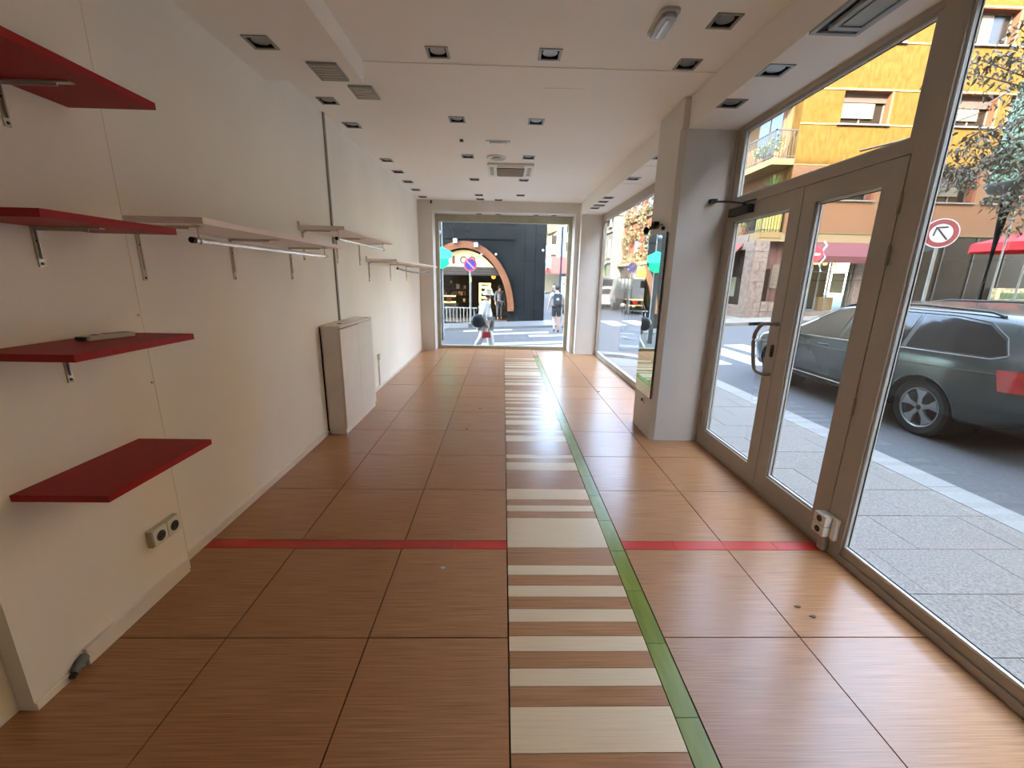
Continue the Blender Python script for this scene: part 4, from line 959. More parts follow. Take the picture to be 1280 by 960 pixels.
    def strip(y0, y1, x0, name, d=.006, n=8, mt_=CARG):
        mb = MB(); G = [[mb.bm.verts.new((x0(yy) * (2 * j / n - 1), yy, tz(x0(yy) * (2 * j / n - 1), yy) + d)) for j in range(n + 1)] for yy in [y0 + (y1 - y0) * i / 6 for i in range(7)]]
        for i in range(6):
            for j in range(n): mb.bm.faces.new((G[i][j], G[i + 1][j], G[i + 1][j + 1], G[i][j + 1]))
        mb.build(name, mt_, t, smooth=True)
    strip(.42, 1.08, lambda y: .60 + (y - .42) * .22, 'windscreen'); strip(-2.20, -2.09, lambda y: .55, 'rear_window')
    B(-.80, -2.39, .34, .80, -2.30, .44).build('bumper', DKGREY, t, bevel=.02)
    B(-.26, -2.385, .62, .26, -2.355, .73).build('number_plate', PLW, t)
    return t
def sx_abs(sx, y, z): return abs(sx(y, z))
car = make_car('estate_car', 'dark slate grey estate car at the kerb outside the door', (5.72, 5.89, rz(5.72, 5.89)), (-.012, -.047, 0), PAINT)

# ================================================================== behind the back window
DARKB = M('dark_cladding', (26, 31, 34), .4, n=.25, sc=1.2, spec=.15, rnd=.06)
WOOD = M('arch_wood', (130, 78, 44), .5, n=.15, sc=5)
t = thing('dark_corner_shop', 'dark blue-grey clad shop with a wide wooden arch over its entrance, across the street', 'shopfront', (-1.8, 20, -.6))
DB = t
wl_ = B(-12, 20.05, -.9, 1.95, 20.4, 12).build('wall', DARKB, t)
def ell(cx, a, b, z0, n=28, zb=-.62):
    return [(cx + a * math.cos(PI * k / n), z0 + b * math.sin(PI * k / n)) for k in range(n + 1)] + ([(cx - a, zb), (cx + a, zb)] if zb is not None else [])
cb = MB(); cb.prism(ell(-1.8, 2.0, 2.78, 0), 'y', 19.9, 20.6); boolean(wl_, cb.bm)
B(-12, 20.4, -.9, -4.1, 27, 12).build('side_block', DARKB, t); B(.5, 20.4, -.9, 1.95, 27, 12).build('side_block', DARKB, t); B(-4.1, 20.4, 3.0, .5, 27, 12).build('upper_block', DARKB, t)
xs_ = [-9, -7.8, -6.6, -5.4, -4.2]; 
for a, b in ((.52, .98), (.98, 1.46), (1.46, 1.95)):
    for z0, z1 in ((-.55, .9), (.9, 2.3), (2.3, 4.4)): B(a + .006, 20.0, z0 + .006, b - .006, 20.05, z1 - .006).build('cladding_panel', DARKB, t)
for a, b in ((-9.5, -7.9), (-7.9, -6.2), (-6.2, -4.5)):
    for z0, z1 in ((-.7, 1.2), (1.2, 3.0), (3.0, 5)): B(a + .006, 20.0, z0 + .006, b - .006, 20.05, z1 - .006).build('cladding_panel', DARKB, t)
for a, b in ((-4.5, -3.1), (-3.1, -1.7), (-1.7, -.3), (-.3, .52), (.52, 1.95)): B(a + .006, 20.0, 4.4 if a > 0 else 3.2, b - .006, 20.05, 6.0).build('cladding_panel', DARKB, t)
rg = MB(); o_, i_ = ell(-1.8, 2.32, 3.10, 0, 28, None), ell(-1.8, 2.02, 2.80, 0, 28, None)
for k in range(28): 
    q4 = [o_[k], o_[k + 1], i_[k + 1], i_[k]]
    A_ = [rg.bm.verts.new((p[0], 19.86, p[1])) for p in q4]; C_ = [rg.bm.verts.new((p[0], 20.06, p[1])) for p in q4]
    rg.bm.faces.new(A_); rg.bm.faces.new(C_[::-1])
    for j in range(4): rg.bm.faces.new((A_[j], A_[(j + 1) % 4], C_[(j + 1) % 4], C_[j]))
rg.build('wooden_arch', WOOD, t)
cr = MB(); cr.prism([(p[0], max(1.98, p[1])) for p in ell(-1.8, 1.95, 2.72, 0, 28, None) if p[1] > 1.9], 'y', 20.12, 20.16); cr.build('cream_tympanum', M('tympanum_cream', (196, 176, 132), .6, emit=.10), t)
B(-3.75, 20.08, 1.60, .10, 20.16, 1.98).build('lintel', M('lintel_brown', (44, 38, 36), .5), t)
for zz in (1.68, 1.80, 1.9): B(-3.6, 20.065, zz, -.1, 20.08, zz + .03).build('lintel_slat', M('lintel_line', (92, 84, 76), .5), t)
B(-2.35, 20.10, 2.10, -2.23, 20.12, 2.45).build('sign_letter', M('letter_red', (120, 60, 50), .5), t)
for cx_ in (-1.83, -1.45): MB().lathe([(.17, 0), (.17, -.02), (.11, -.02), (.11, 0), (.17, 0)], (cx_, 20.12, 2.28), 'y', 20, caps=False).build('sign_letter', M('letter_brown', (84, 74, 66), .5), t)
for (uu, vv, w_) in ((569, 301, .17), (595, 306, .17)): 
    p = at(uu, vv, 19.8); B(p.x - w_ / 2, 19.7, p.z - .1, p.x + w_ / 2, 19.86, p.z + .1).build('arch_spotlight', M('spot_white', (196, 206, 210), .4), t)
for (uu, vv) in ((602, 318), (620, 318), (679, 313)):
    p = at(uu, vv, 19.9); MB().ball(p, .05).build('small_lamp', PLW, t, smooth=True)
# interior
B(-4.0, 23.4, -.6, .45, 23.5, 3.0).build('interior_wall', M('interior_brown', (70, 58, 52), .8, n=.5, sc=1.6), t)
B(-4.1, 20.45, -.60, .5, 23.4, -.50).build('interior_floor', M('interior_floor', (110, 100, 92), .5), t)
WARM = M('warm_glow', (255, 226, 140), .4, emit=1.3)
for k, (a, z) in enumerate(((-3.4, .55), (-3.4, .25))): B(a - .3, 21.5, z, a + 1.0, 21.9, z + .05).build('lit_shelf', WARM, t)
B(-3.7, 21.6, -.5, -2.3, 22.2, .2).build('counter', M('counter_grey', (96, 92, 88), .5), t)
rn = random.Random(5)
for k in range(26):
    xx = rn.uniform(-3.7, -1.9); zz = rn.choice((.3, .62, .62, .95, 1.2)); c_ = rn.choice(((150, 60, 50), (196, 160, 90), (190, 186, 170), (90, 64, 50), (120, 130, 70)))
    B(xx, 21.55, zz, xx + rn.uniform(.08, .2), 21.8, zz + rn.uniform(.08, .24)).build('shop_goods', M('goods_%d' % sum(c_), c_, .6), t)
for zz in (.92, 1.17): B(-3.8, 21.6, zz - .03, -1.9, 21.9, zz).build('goods_shelf', M('goods_shelf', (60, 50, 44), .6), t)
sx0, sx1 = at(599, 370, 20.9).x, at(613, 370, 20.9).x
sh = MB(); sh.box(sx0, 20.8, -.4, sx0 + .09, 21.1, 1.25); sh.box(sx1 - .09, 20.8, -.4, sx1, 21.1, 1.25); sh.box(sx0, 20.8, 1.18, sx1, 21.1, 1.25); sh.build('lit_display_frame', WARM, t)
for k in range(6): B(sx0 + .1, 20.85, -.3 + k * .25, sx1 - .1, 21.08, -.24 + k * .25).build('display_shelf', M('display_dark', (60, 52, 36), .6), t); B(sx0 + .1, 21.08, -.3 + k * .25, sx1 - .1, 21.1, -.14 + k * .25).build('display_light', WARM, t)
MB().ball((at(617, 346, 21).x, 21, at(617, 346, 21).z), .11).build('orange_lamp', M('orange_lamp', (240, 150, 60), .4, emit=1.0), t, smooth=True)
for k in range(15): B(-3.6 + k * .16, 19.9, -.56, -3.57 + k * .16, 19.93, .12).build('railing_bar', M('rail_bar', (150, 152, 154), .4), t)
B(-3.7, 19.89, .10, -1.2, 19.94, .15).build('railing_top', M('rail_bar', (150, 152, 154), .4), t)
t = thing('corner_canopy', 'cream curved canopy edge on the corner right of the dark shop', 'canopy', (2.5, 22, 3.6))
pz = [at(u, v, 22) for u, v in ((683, 294), (690, 291), (697, 289), (703, 284), (709, 278), (712, 270), (683, 262))]
MB().prism([(p.x, p.z) for p in pz], 'y', 21.6, 24).build('canopy', M('canopy_cream', (240, 214, 160), .7), t)
B(1.94, 21.7, 3.2, 2.2, 24, 5).build('fixing_beam', M('canopy_cream', (240, 214, 160), .7), t)
# no parking sign
p0 = at(588, 331, 17.8); g0 = rz(p0.x, 17.8) + .1
t, d, zc = sign('no_parking_sign', 'round blue no-parking sign with red ring on a pole before the dark shop', p0.x, 17.8, g0, p0.z + .06, None, .27, [('disc', M('sign_pink', (236, 150, 170), .4)), ('border', RS2, .25, .20, -.052), ('blue_field', BS_, .20, .0, -.0515)], 0, .045)
sl_ = MB(); bar2(sl_, -.15, zc + .15, .15, zc - .15, .05, -.058, -.053); sl_.build('slash', M('sign_pink', (236, 150, 170), .4), d)
B(p0.x * 0 - .09, -.09, 0, .09, .09, .16).build('base', DKGREY, t)
B(-.05, -.05, 1.85, .05, .05, 2.05).build('clamp', M('clamp_yellow', (170, 170, 130), .5), t)
# pharmacy cross on a dark mast by the window
YC = 14.6
mx = at(551.5, 350, YC).x
t = thing('pharmacy_cross', 'green illuminated cross sign on a dark mast at the left edge of the back window', 'shop sign', (mx, YC, -.5))
B(mx - .12, YC, rz(mx, YC) - .02, mx + .03, YC + .1, 5.5).build('mast', DKGREY, t)
MB().tube([(mx + .06, YC - .02, -.5), (mx + .06, YC - .02, 5.5)], .018, 6).build('conduit', M('pale_conduit', (170, 180, 186), .4), t)
MB().ball((mx - .02, YC - .05, at(551, 291, YC).z), .07).build('mast_bolt', M('pale_conduit', (170, 180, 186), .4), t, smooth=True)
cz_ = at(560, 322.5, YC).z
half = [(0, .34), (.33, .16), (.33, .02), (.22, -.06), (.24, -.20), (0, -.36)]
up_ = [(-.12, .30), (0, .34), (.33, .17), (.33, .03), (.22, -.03), (-.12, -.03)]; dn_ = [(-.12, -.03), (.22, -.03), (.20, -.10), (.24, -.20), (.02, -.36), (-.12, -.34)]
Rm = Matrix.Rotation(math.radians(12), 3, 'Z')
for pts, mt_, nm_ in ((up_, M('cross_cyan', (60, 226, 196), .4, emit=.8), 'cross_light_upper'), (dn_, M('cross_green', (10, 190, 120), .4, emit=.7), 'cross_light_lower')):
    cg = MB(); cg.prism(pts, 'y', -.05, .0)
    for v in cg.bm.verts: v.co = Rm @ v.co + Vector((mx + .07, YC - .16, cz_))
    cg.build(nm_, mt_, t)
B(mx - .10, YC - .12, cz_ - .36, mx + .10, YC, cz_ + .32).build('cross_housing', BLACK, t)

# ---------------------------------------------------------------- people
SKIN = M('skin_tone', (206, 160, 132), .6, n=.05); HAIR = M('dark_hair', (44, 34, 30), .7)
def skin(name, V, Ed, mat, parent, sub=1):
    me = bpy.data.meshes.new(name); me.from_pydata([v[:3] for v in V], Ed, []); o = bpy.data.objects.new(name, me); COL.objects.link(o); o.parent = parent
    md = o.modifiers.new('k', 'SKIN'); md.use_smooth_shade = True
    for i, v in enumerate(V):
        sv = me.skin_vertices[0].data[i]; r = v[3] if len(v) > 3 else .05; r2 = v[4] if len(v) > 4 else r
        sv.radius = (r, r2); sv.use_root = (i == 0)
    ms = o.modifiers.new('s', 'SUBSURF'); ms.levels = ms.render_levels = sub + 1
    me.materials.append(mat); return o
def frozen(o):
    bpy.context.view_layer.update(); dg = bpy.context.evaluated_depsgraph_get(); nm = bpy.data.meshes.new_from_object(o.evaluated_get(dg), depsgraph=dg)
    o.modifiers.clear(); o.data = nm; nm.name = o.name
    for p in nm.polygons: p.use_smooth = True
def person(lb, loc, rot, H, P, top, bottom, shorts=False, sleeves='long', hair=HAIR, shoes=BLACK, topname='shirt', botname='trousers', loose=1.0):
    """P: dict of joints in metres for a 1.75 m figure facing +Y"""
    t = thing('person', lb, 'person', loc, rot=(0, 0, rot)); k = H / 1.75; t.scale = (k, k, k)
    J = dict(pel=(0, 0, .93), chest=(0, 0, 1.27), neck=(0, .0, 1.48), head=(0, .03, 1.63), shl=(-.18, 0, 1.42), shr=(.18, 0, 1.42), ell=(-.25, -.02, 1.14), elr=(.25, -.02, 1.14), wrl=(-.26, .06, .90), wrr=(.26, .06, .90),
             hil=(-.09, 0, .88), hir=(.09, 0, .88), knl=(-.10, .02, .49), knr=(.10, .02, .49), anl=(-.10, 0, .09), anr=(.10, 0, .09)); J.update(P)
    V, E_ = [], []
    def a(p, r, par=None, r2=None):
        V.append((*p, r, r2 or r)); i = len(V) - 1
        if par is not None: E_.append((par, i))
        return i
    mix_ = lambda p, q, f: tuple(p[i] + (q[i] - p[i]) * f for i in range(3))
    pel = a(J['pel'], .125); ch = a(J['chest'], .13, pel); uc = a(mix_(J['chest'], J['neck'], .6), .11, ch); nk = a(J['neck'], .052, uc)
    hd = J['head']; h1 = a((hd[0], hd[1], hd[2] - .07), .062, nk); h2 = a(hd, .088, h1); h3 = a((hd[0], hd[1] - .01, hd[2] + .07), .075, h2)
    for sd_, sgn in (('l', -1), ('r', 1)):
        s0 = a(J['sh' + sd_], .058, uc); e0 = a(J['el' + sd_], .040, s0); w0 = a(J['wr' + sd_], .026, e0)
        dv = (Vector(J['wr' + sd_]) - Vector(J['el' + sd_])).normalized(); hb_ = Vector(J['wr' + sd_]) + dv * .06; hp = a(tuple(hb_), .034, w0, .022)
        sd3 = dv.cross(Vector((1, 0, 0))); sd3 = sd3.normalized() if sd3.length > .1 else Vector((0, 1, 0))
        for j, (of, ln) in enumerate(((-.026, .060), (-.009, .072), (.009, .068), (.026, .052))):
            b1 = hb_ + dv * .03 + sd3 * of; i1 = a(tuple(b1), .0095, hp); i2 = a(tuple(b1 + dv * ln * .5), .0085, i1); a(tuple(b1 + dv * ln * .9 + Vector((-sgn * .015, 0, 0))), .007, i2)
        th_ = Vector(J['wr' + sd_]) + dv * .03 + sd3 * .034; i1 = a(tuple(th_), .010, w0); a(tuple(th_ + dv * .045 + sd3 * .02), .008, i1)
        hp_ = a(J['hi' + sd_], .088, pel); kn = a(J['kn' + sd_], .056, hp_); an = a(J['an' + sd_], .034, kn); ft = Vector(J['an' + sd_]); a((ft.x, ft.y + .10, ft.z - .055), .026, an)
    b = skin('body', V, E_, SKIN, t); frozen(b)
    MB().ball((hd[0], hd[1] - .018, hd[2] + .025), .105, (.9, 1.0, 1.05), 16, 10).build('hair', hair, t, smooth=True)
    fc = MB()
    for s_ in (-.032, .032): fc.ball((hd[0] + s_, hd[1] + .085, hd[2]), .010)
    fc.build('eyes', BLACK, t); MB().ball((hd[0], hd[1] + .098, hd[2] - .025), .014, (.8, 1, 1.4)).build('nose', SKIN, t, smooth=True); MB().ball((hd[0], hd[1] + .082, hd[2] - .062), .018, (1.2, .4, .35)).build('mouth', M('lips', (160, 90, 84), .5), t)
    for s_ in (-.086, .086): MB().ball((hd[0] + s_, hd[1] + .0, hd[2] - .01), .022, (.4, .8, 1.2)).build('ear', SKIN, t, smooth=True)
    V, E_ = [], []
    p0_ = a(mix_(J['pel'], J['chest'], .05), .150 * loose); c1 = a(mix_(J['pel'], J['chest'], .5), .145 * loose, p0_); c2 = a(J['chest'], .152, c1); c3 = a(mix_(J['chest'], J['neck'], .62), .118, c2)
    for sd_ in 'lr':
        s0 = a(J['sh' + sd_], .074, c3)
        if sleeves == 'short': a(mix_(J['sh' + sd_], J['el' + sd_], .65), .066, s0)
        else: e0 = a(J['el' + sd_], .058 * loose, s0); a(mix_(J['el' + sd_], J['wr' + sd_], .9), .042 * loose, e0)
    frozen(skin(topname, V, E_, top, t)); V, E_ = [], []
    p0_ = a(J['pel'], .148 * loose)
    for sd_ in 'lr':
        h0 = a(J['hi' + sd_], .105 * loose, p0_)
        if shorts: a(mix_(J['hi' + sd_], J['kn' + sd_], .85), .088, h0)
        else: k0 = a(J['kn' + sd_], .074 * loose, h0); a(mix_(J['kn' + sd_], J['an' + sd_], .88), .062 * loose, k0)
    frozen(skin(botname, V, E_, bottom, t))
    for sd_ in 'lr':
        ft = Vector(J['an' + sd_]); m_ = MB(); m_.ball((ft.x, ft.y + .045, ft.z - .05), .05, (.95, 2.5, .8)); m_.build('shoe', shoes, t, smooth=True)
    return t
WCL = M('white_cotton', (236, 234, 230), .8, n=.05, sc=6); BKC = M('black_cotton', (34, 36, 36), .8); LBL = M('pale_blue_shirt', (180, 196, 206), .8, n=.05)
def ground(x, y, up=0): return rz(x, y) + up
yw = 10.9; xw = at(606, 400, yw).x
wom = person('woman in loose white clothes and cream bucket hat, walking past carrying a red handbag', (xw, yw, ground(xw, yw, .08)), math.radians(-75), 1.68,
    dict(pel=(0, 0, .92), chest=(0, .03, 1.24), neck=(0, .07, 1.44), head=(0, .11, 1.58), shl=(-.17, .03, 1.37), shr=(.17, .03, 1.37), ell=(-.24, -.06, 1.12), elr=(.24, -.08, 1.12), wrl=(-.22, .06, .93), wrr=(.22, -.02, .86), knl=(-.09, .16, .52), anl=(-.09, .22, .09), knr=(.09, -.06, .50), anr=(.09, -.32, .14)), WCL, WCL, loose=1.45, topname='tunic')
MB().lathe([(.16, -.02), (.155, -.01), (.11, .05), (.10, .13), (.06, .155), (0, .16)], (0, .10, 1.60), seg=20, caps=False).build('bucket_hat', M('cream_hat', (226, 216, 180), .8, n=.08, sc=9), wom, smooth=True)
gp = Matrix.Rotation(math.radians(-75), 3, 'Z')
def held(name, lb, cat, person_, loc, rotz, fn):
    w = Matrix.Translation(person_.location) @ Matrix.Rotation(person_.rotation_euler.z, 4, 'Z') @ Matrix.Diagonal((*person_.scale, 1)) @ Vector(loc)
    o = thing(name, lb, cat, w, rot=(0, 0, person_.rotation_euler.z + rotz)); fn(o); return o
def redbag(o):
    MB().prism([(-.15, 0), (.15, 0), (.13, .17), (-.13, .17)], 'x', -.045, .045).build('bag_body', M('bag_red', (206, 40, 52), .5), o, bevel=.01)
    MB().tube(smooth_path([(0, -.08, .16), (0, -.06, .33), (0, 0, .40), (0, .06, .33), (0, .08, .16)], 4), .008, 6).build('handle', M('bag_strap', (120, 60, 50), .5), o)
held('red_handbag', 'small red handbag hanging from the hand of the woman in white', 'bag', wom, (.22, -.01, .47), 0, redbag).scale = (.75, .8, .85)
def blackbag(o):
    MB().ball((0, 0, 0), .17, (.55, 1.1, 1.05), 16, 10).build('bag_body', M('bag_black', (30, 40, 38), .5), o, smooth=True)
    MB().tube(smooth_path([(0, -.1, .12), (-.03, .04, .42), (-.1, .1, .62)], 4), .012, 6).build('strap', BLACK, o)
held('black_shoulder_bag', 'round black bag behind the hip of the woman in white', 'bag', wom, (.20, -.22, .92), 0, blackbag)
ym = 16.0; xm = at(695, 400, ym).x
man = person('man in white T-shirt and black shorts walking away with a backpack', (xm, ym, ground(xm, ym)), 0, 1.76,
    dict(ell=(-.27, -.05, 1.15), elr=(.27, .0, 1.15), wrl=(-.31, .02, .90), wrr=(.30, .08, .90), knl=(-.09, .06, .50), knr=(.10, .03, .49), anl=(-.08, -.16, .13), anr=(.10, .02, .09)), LBL, BKC, shorts=True, sleeves='short', botname='shorts')
def pack(o):
    MB().prism(rrect(-.15, -.24, .15, .22, .07), 'y', -.10, .06).build('pack_body', M('pack_navy', (44, 54, 66), .7), o, bevel=.02)
    B(-.05, -.115, -.12, .05, -.10, .06).build('pale_patch', M('patch_pale', (206, 210, 214), .6), o)
    MB().prism(rrect(-.11, -.20, .11, -.02, .03), 'y', -.13, -.09).build('front_pocket', M('pack_dark', (34, 42, 52), .7), o, bevel=.01)
    for s_ in (-1, 1): MB().tube([(s_ * .06, .02, .20), (s_ * .12, .10, .27), (s_ * .12, .20, .16)], .018, 6).build('strap', BLACK, o)
held('backpack', 'dark backpack on the back of the man in shorts', 'backpack', man, (0, -.17, 1.22), 0, pack)
y2 = 17.2; x2 = at(708, 395, y2).x
person('person in white top and black shorts at the right edge of the back window', (x2, y2, ground(x2, y2)), .1, 1.70, dict(knl=(-.1, .08, .5), anl=(-.1, .1, .09)), WCL, BKC, shorts=True, sleeves='short', botname='shorts')
y3 = 20.9; x3 = at(624.5, 370, y3).x
person('person in grey clothes standing in the entrance under the wooden arch', (x3, y3, -.5), PI + .4, 1.66, {}, M('grey_cotton', (120, 124, 134), .8), M('grey_trousers', (84, 84, 90), .8), topname='jumper')

ALB = 0.32
# ---------------------------------------------------------------- side street buildings and vehicles
def facade(name, lb, x0, x1, y0, y1, zt, mat, rows_, ncol, face='x', group=None, trimm=None, z0=-.6, wz=(1.1, 2.3), first=3.4, pitch=3.0, ww=1.0, faces=None):
    t = thing(name, lb, 'building', ((x0 + x1) / 2, (y0 + y1) / 2, z0), group)
    B(x0, y0, z0, x1, y1, zt).build('wall', mat, t)
    tm = trimm or SILL
    for fc in (faces or face):
        L0, L1 = (y0, y1) if fc == 'x' else (x0, x1); st = (L1 - L0) / ncol
        for r in range(rows_):
            zb = first + r * pitch
            for c in range(ncol):
                m_ = L0 + st * (c + .5)
                if fc == 'x':
                    w = B(x0 - .03, m_ - ww / 2, zb + .4, x0 + .02, m_ + ww / 2, zb + 1.9).build('window', tm, t); B(x0 - .045, m_ - ww / 2 + .08, zb + .46, x0 - .03, m_ + ww / 2 - .08, zb + 1.84).build('pane', DARKW, w)
                    B(x0 - .12, m_ - ww / 2 - .1, zb + .3, x0 - .001, m_ + ww / 2 + .1, zb + .39).build('window_sill', tm, t)
                else:
                    w = B(m_ - ww / 2, y0 - .03, zb + .4, m_ + ww / 2, y0 + .02, zb + 1.9).build('window', tm, t); B(m_ - ww / 2 + .08, y0 - .045, zb + .46, m_ + ww / 2 - .08, y0 - .03, zb + 1.84).build('pane', DARKW, w)
                    B(m_ - ww / 2 - .1, y0 - .12, zb + .3, m_ + ww / 2 + .1, y0 - .001, zb + .39).build('window_sill', tm, t)
            if fc == 'x': B(x0 - .10, y0, zb - .1, x0 - .001, y1, zb + .1).build('cornice', tm, t)
            else: B(x0, y0 - .10, zb - .1, x1, y0 - .001, zb + .1).build('cornice', tm, t)
    return t
SALM = M('salmon_render', (178, 92, 64), .85, n=.06, sc=1.5); LGREY = M('pale_grey_stone', (128, 126, 118), .85, n=.05); CRM = M('cream_render', (158, 150, 128), .85, n=.04); TEAL = M('pale_teal_render', (112, 140, 142), .8, n=.05)
PINK = M('pink_sign', (240, 120, 130), .6); REDS = M('red_sign', (180, 26, 36), .6)
sb = facade('salmon_building', 'salmon pink building overgrown with climbing plants, on the side street', 10.4, 18, 30.2, 38.0, 12, SALM, 3, 3, trimm=M('cream_trim', (168, 146, 112), .7), first=3.1)
B(10.35, 30.2, -.4, 10.40, 38, 2.7).build('ground_glazing', DARKW, sb); B(10.0, 30.2, 2.65, 10.4, 38, 2.9).build('canopy', M('cream_trim', (168, 146, 112), .7), sb)
B(10.1, 31.0, 1.4, 10.3, 32.4, 2.5).build('yellow_sign', M('sign_yellow', (232, 220, 40), .5), sb); MB().ball((10.1, 33.2, 2.5), .14).build('lamp', M('lamp_white', (250, 240, 210), .4, emit=1.5), sb, smooth=True)
vn = MB(); rn = random.Random(21)
for cl in range(26):
    cy_, cz_ = rn.uniform(30.5, 37), rn.choice((rn.uniform(3, 5.2), rn.uniform(5.4, 8.4)))
    for k in range(34):
        p = Vector((10.25 - rn.random() * .25, cy_ + rn.gauss(0, .35), cz_ + rn.gauss(0, .28))); s_ = rn.uniform(.12, .26); q = Euler((rn.uniform(-1, 1), rn.uniform(-2, 2), rn.uniform(0, 6))).to_matrix()
        vn.bm.faces.new([vn.bm.verts.new(p + q @ Vector(w)) for w in ((0, 0, 0), (s_ * .5, s_ * .35, 0), (s_, 0, 0), (s_ * .5, -s_ * .35, 0))])
vn.build('climbing_plants', M('vine', (122, 112, 60), .7, n=.3), sb, kind='stuff')
gb = facade('grey_stone_building', 'pale grey stone building with green awnings beyond the salmon one', 9.45, 18, 38.1, 47, 6.9, LGREY, 2, 5, first=1.9 + 1.2, pitch=2.6, ww=.8)
B(9.0, 38.0, 6.9, 18, 47.1, 7.3).build('roof_cornice', CRM, gb)
B(9.6, 38.4, 7.3, 18, 46.8, 9.2).build('attic_storey', M('attic_grey', (170, 166, 156), .8), gb)
ag = MB(); ag.prism([(9.45, 3.1), (8.6, 2.5), (8.6, 2.2), (8.63, 2.2), (8.63, 2.48), (9.45, 3.0)], 'y', 39.5, 46.5); ag.build('green_awning', M('awning_green', (86, 170, 140), .7), gb)
B(9.3, 39.0, .6, 9.42, 41.2, 2.6).build('green_sign', M('sign_dkgreen', (60, 96, 50), .6), gb); B(9.27, 39.7, .8, 9.3, 40.5, 2.4).build('sign_lettering_band', M('sign_yellow', (232, 220, 40), .5), gb)
tb = facade('teal_building', 'pale teal building with a vertical red banner, farther down the side street', 9.5, 18, 47.1, 62, 13, TEAL, 4, 6, first=3.6)
B(8.8, 47.4, 4.9, 9.2, 47.6, 8.0).build('red_banner', REDS, tb); B(8.8, 47.6, 5.6, 9.5, 47.65, 5.7).build('banner_bracket', DKGREY, tb); B(9.0, 47.3, 1.2, 9.48, 52, 3.2).build('red_shop_sign', REDS, tb); B(8.95, 47.25, -.2, 9.45, 48.5, 1.2).build('pink_panel', PINK, tb); B(8.8, 48.6, 1.0, 9.48, 50.5, 2.6).build('red_shop_sign', M('soft_red', (220, 80, 90), .6), tb)
facade('cream_street_building', 'cream building with balconies closing the far end of the street', 3.0, 9.3, 72, 80, 15, CRM, 4, 3, 'y', first=3.6)
eb = facade('red_shopfront_building', 'far building with a red shop fascia at the end of the street', 9.3, 16, 70, 80, 16, TEAL, 4, 3, 'y', first=5.4, pitch=2.8)
B(6.9, 69.4, 2.4, 11.4, 69.9, 5.0).build('red_fascia', REDS, eb); B(5.6, 69.3, 3.2, 7.6, 69.8, 4.8).build('pale_blue_fascia', M('fascia_blue', (150, 200, 226), .6), eb)
facade('left_street_building', 'pale building on the left side of the side street behind the dark shop', -8, 1.6, 30, 60, 12, CRM, 3, 6, 'y', first=3.6)
# street pole and clutter in the gap
xq = at(700.5, 350, 40).x; t = thing('street_pole', 'tall thin dark pole standing in the side street gap', 'pole', (xq, 40, rz(xq, 40)))
MB().tube([(xq, 40, rz(xq, 40)), (xq, 40, 8.6)], .10, 8).build('shaft', M('pole_blue', (70, 90, 120), .5), t); B(xq - .2, 39.9, 7.6, xq + 1.0, 40.1, 7.75).build('crossarm', DKGREY, t)
for k, (u_, yy, c_) in enumerate(((687, 44, (176, 60, 60)), (692, 50, (226, 226, 220)), (698, 46, (90, 110, 140)), (704, 52, (206, 150, 110)), (710, 48, (60, 60, 64)))):
    xx = at(u_, 380, yy).x
    person('distant pedestrian, %s from the left in the street gap' % ords[k], (xx, yy, rz(xx, yy)), .3 * k, 1.72, {}, M('ped_top%d' % k, c_, .8), M('ped_bot%d' % (k % 2), ((70, 74, 90), (190, 184, 170))[k % 2], .8)) if k in (1, 3) else None
def van(name, lb, cat, x, y, L_, Wd, H_, mat, boxy=True):
    z0 = rz(x, y); t = thing(name, lb, cat, (x, y, z0))
    if boxy: pr = [(y - L_ / 2, .35), (y - L_ / 2, H_ - .1), (y - L_ / 2 + .15, H_), (y + L_ * .22, H_), (y + L_ * .36, H_ * .58), (y + L_ / 2, H_ * .48), (y + L_ / 2, .35)]
    else: pr = [(y - L_ / 2, .35), (y - L_ / 2, H_ * .62), (y - L_ * .40, H_ * .66), (y - L_ * .30, H_ * .97), (y + L_ * .05, H_), (y + L_ * .24, H_ * .66), (y + L_ * .45, H_ * .55), (y + L_ / 2, .6), (y + L_ / 2, .35)]
    MB().prism([(a, b + z0) for a, b in pr], 'x', x - Wd / 2, x + Wd / 2).build('body', mat, t, bevel=.05)
    for s_ in (-1, 1):
        B(x + s_ * (Wd / 2 + .004) - .003, y - L_ * .25, z0 + H_ * .62, x + s_ * (Wd / 2 + .004) + .003, y + L_ * .14, z0 + H_ * .88).build('side_window', DARKW, t)
    B(x - Wd * .42, y - L_ / 2 - .01 + (0 if boxy else L_ * .1), z0 + H_ * .62, x + Wd * .42, y - L_ / 2 + .02 + (0 if boxy else L_ * .1), z0 + H_ * .9).build('rear_window', DARKW, t)
    for s_ in (-1, 1):
        for yy in (y - L_ * .32, y + L_ * .32):
            w = MB().lathe([(.0, -.11), (.30, -.11), (.33, -.08), (.33, .08), (.30, .11), (.0, .11)], (x + s_ * (Wd / 2 - .1), yy, z0 + .33), 'x', 20).build('wheel', TYRE, t)
            MB().lathe([(.18, s_ * .115), (.0, s_ * .125)], (x + s_ * (Wd / 2 - .1), yy, z0 + .33), 'x', 16).build('rim', ALLOY, w)
        B(x + s_ * Wd * .38 - .08, y - L_ / 2 - .02, z0 + .75, x + s_ * Wd * .38 + .08, y - L_ / 2, z0 + .95).build('tail_lamp', LAMPR, t)
    return t
WP = M('white_car_paint', (150, 152, 152), .3, n=.02)
van('white_van', 'white delivery van parked behind the flatbed truck in the side street', 'van', 7.35, 33.7, 4.8, 1.9, 2.2, WP)
van('white_car', 'small white car parked between the truck and the van', 'car', 6.9, 29.4, 3.4, 1.7, 1.5, WP, False)
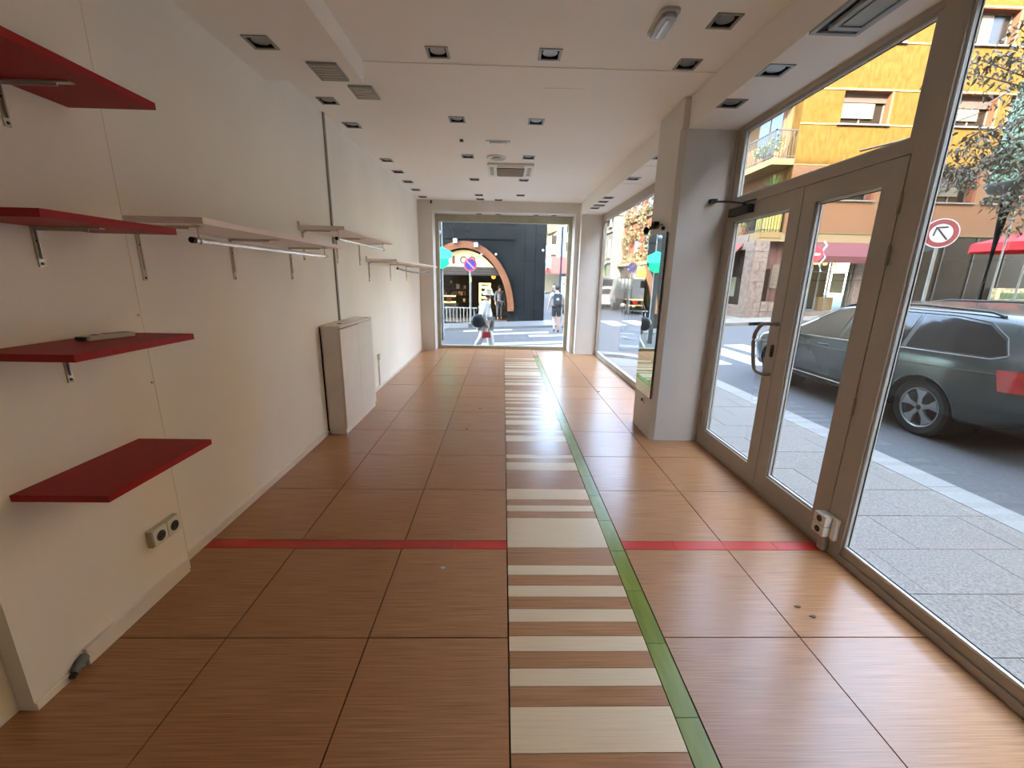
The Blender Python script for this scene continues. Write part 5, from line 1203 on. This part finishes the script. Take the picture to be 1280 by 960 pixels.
van('pale_car', 'pale car parked farthest away at the left edge of the side window', 'car', 7.2, 39.5, 4.2, 1.75, 1.5, M('pale_car', (206, 208, 210), .3, n=.02), False)
van('distant_car', 'grey car parked beyond the pale one, half hidden by the back pillar', 'car', 7.3, 45.5, 4.2, 1.75, 1.5, M('grey_car', (120, 124, 130), .3), False)
x, y = 7.75, 24.6; z0 = rz(x, y)
t = thing('flatbed_truck', 'white flatbed truck with barred sides parked in the side street', 'truck', (x, y, z0))
B(x - .9, y - 2.0, z0 + .75, x + .9, y + 1.1, z0 + .88).build('load_bed', M('bed_cream', (214, 200, 160), .5), t)
for s_ in (-1, 1): 
    B(x + s_ * .9 - .02, y - 2.0, z0 + .88, x + s_ * .9 + .02, y + 1.1, z0 + 1.35).build('side_board', WP, t); B(x + s_ * .9 - .02, y - 2.0, z0 + 1.9, x + s_ * .9 + .02, y + 1.1, z0 + 1.95).build('side_rail', WP, t)
    for k in range(5): B(x + s_ * .9 - .02, y - 2.0 + k * .76, z0 + 1.35, x + s_ * .9 + .02, y - 1.95 + k * .76, z0 + 1.95).build('side_post', WP, t)
B(x - .9, y - 2.03, z0 + .88, x + .9, y - 1.99, z0 + 1.9).build('tailgate', WP, t); B(x - .5, y - 2.05, z0 + 1.45, x - .15, y - 2.03, z0 + 1.8).build('rear_pane', DARKW, t); B(x + .15, y - 2.05, z0 + 1.45, x + .5, y - 2.03, z0 + 1.8).build('rear_pane', DARKW, t)
MB().prism([(y + 1.2, z0 + .45), (y + 1.2, z0 + 1.95), (y + 2.0, z0 + 1.95), (y + 2.5, z0 + 1.25), (y + 2.75, z0 + 1.05), (y + 2.75, z0 + .45)], 'x', x - .9, x + .9).build('cab', WP, t, bevel=.05)
B(x - .3, y - 1.8, z0 + .45, x + .3, y + 1.2, z0 + .75).build('chassis', DKGREY, t)
for s_ in (-1, 1):
    for yy in (y - 1.1, y + 1.95): 
        w = MB().lathe([(.0, -.13), (.33, -.13), (.36, -.1), (.36, .1), (.33, .13), (.0, .13)], (x + s_ * .78, yy, z0 + .36), 'x', 20).build('wheel', TYRE, t); MB().lathe([(.2, s_ * .132), (.0, s_ * .14)], (x + s_ * .78, yy, z0 + .36), 'x', 16).build('rim', ALLOY, w)
    B(x + s_ * .7 - .12, y - 2.06, z0 + .6, x + s_ * .7 + .12, y - 2.03, z0 + .74).build('tail_lamp', LAMPR, t)
B(x - .25, y - 2.1, z0 + .3, x + .25, y - 2.0, z0 + .6).build('tow_bar', M('bed_cream', (214, 200, 160), .5), t)
p0 = at(790.5, 334, 22.5)
sign('round_sign_back', 'grey back of a round road sign over the parked truck', p0.x, 22.5, rz(p0.x, 22.5) + .12, p0.z + .06, None, .22, [('disc', M('sign_grey_blue', (84, 86, 100), .6))], 0)
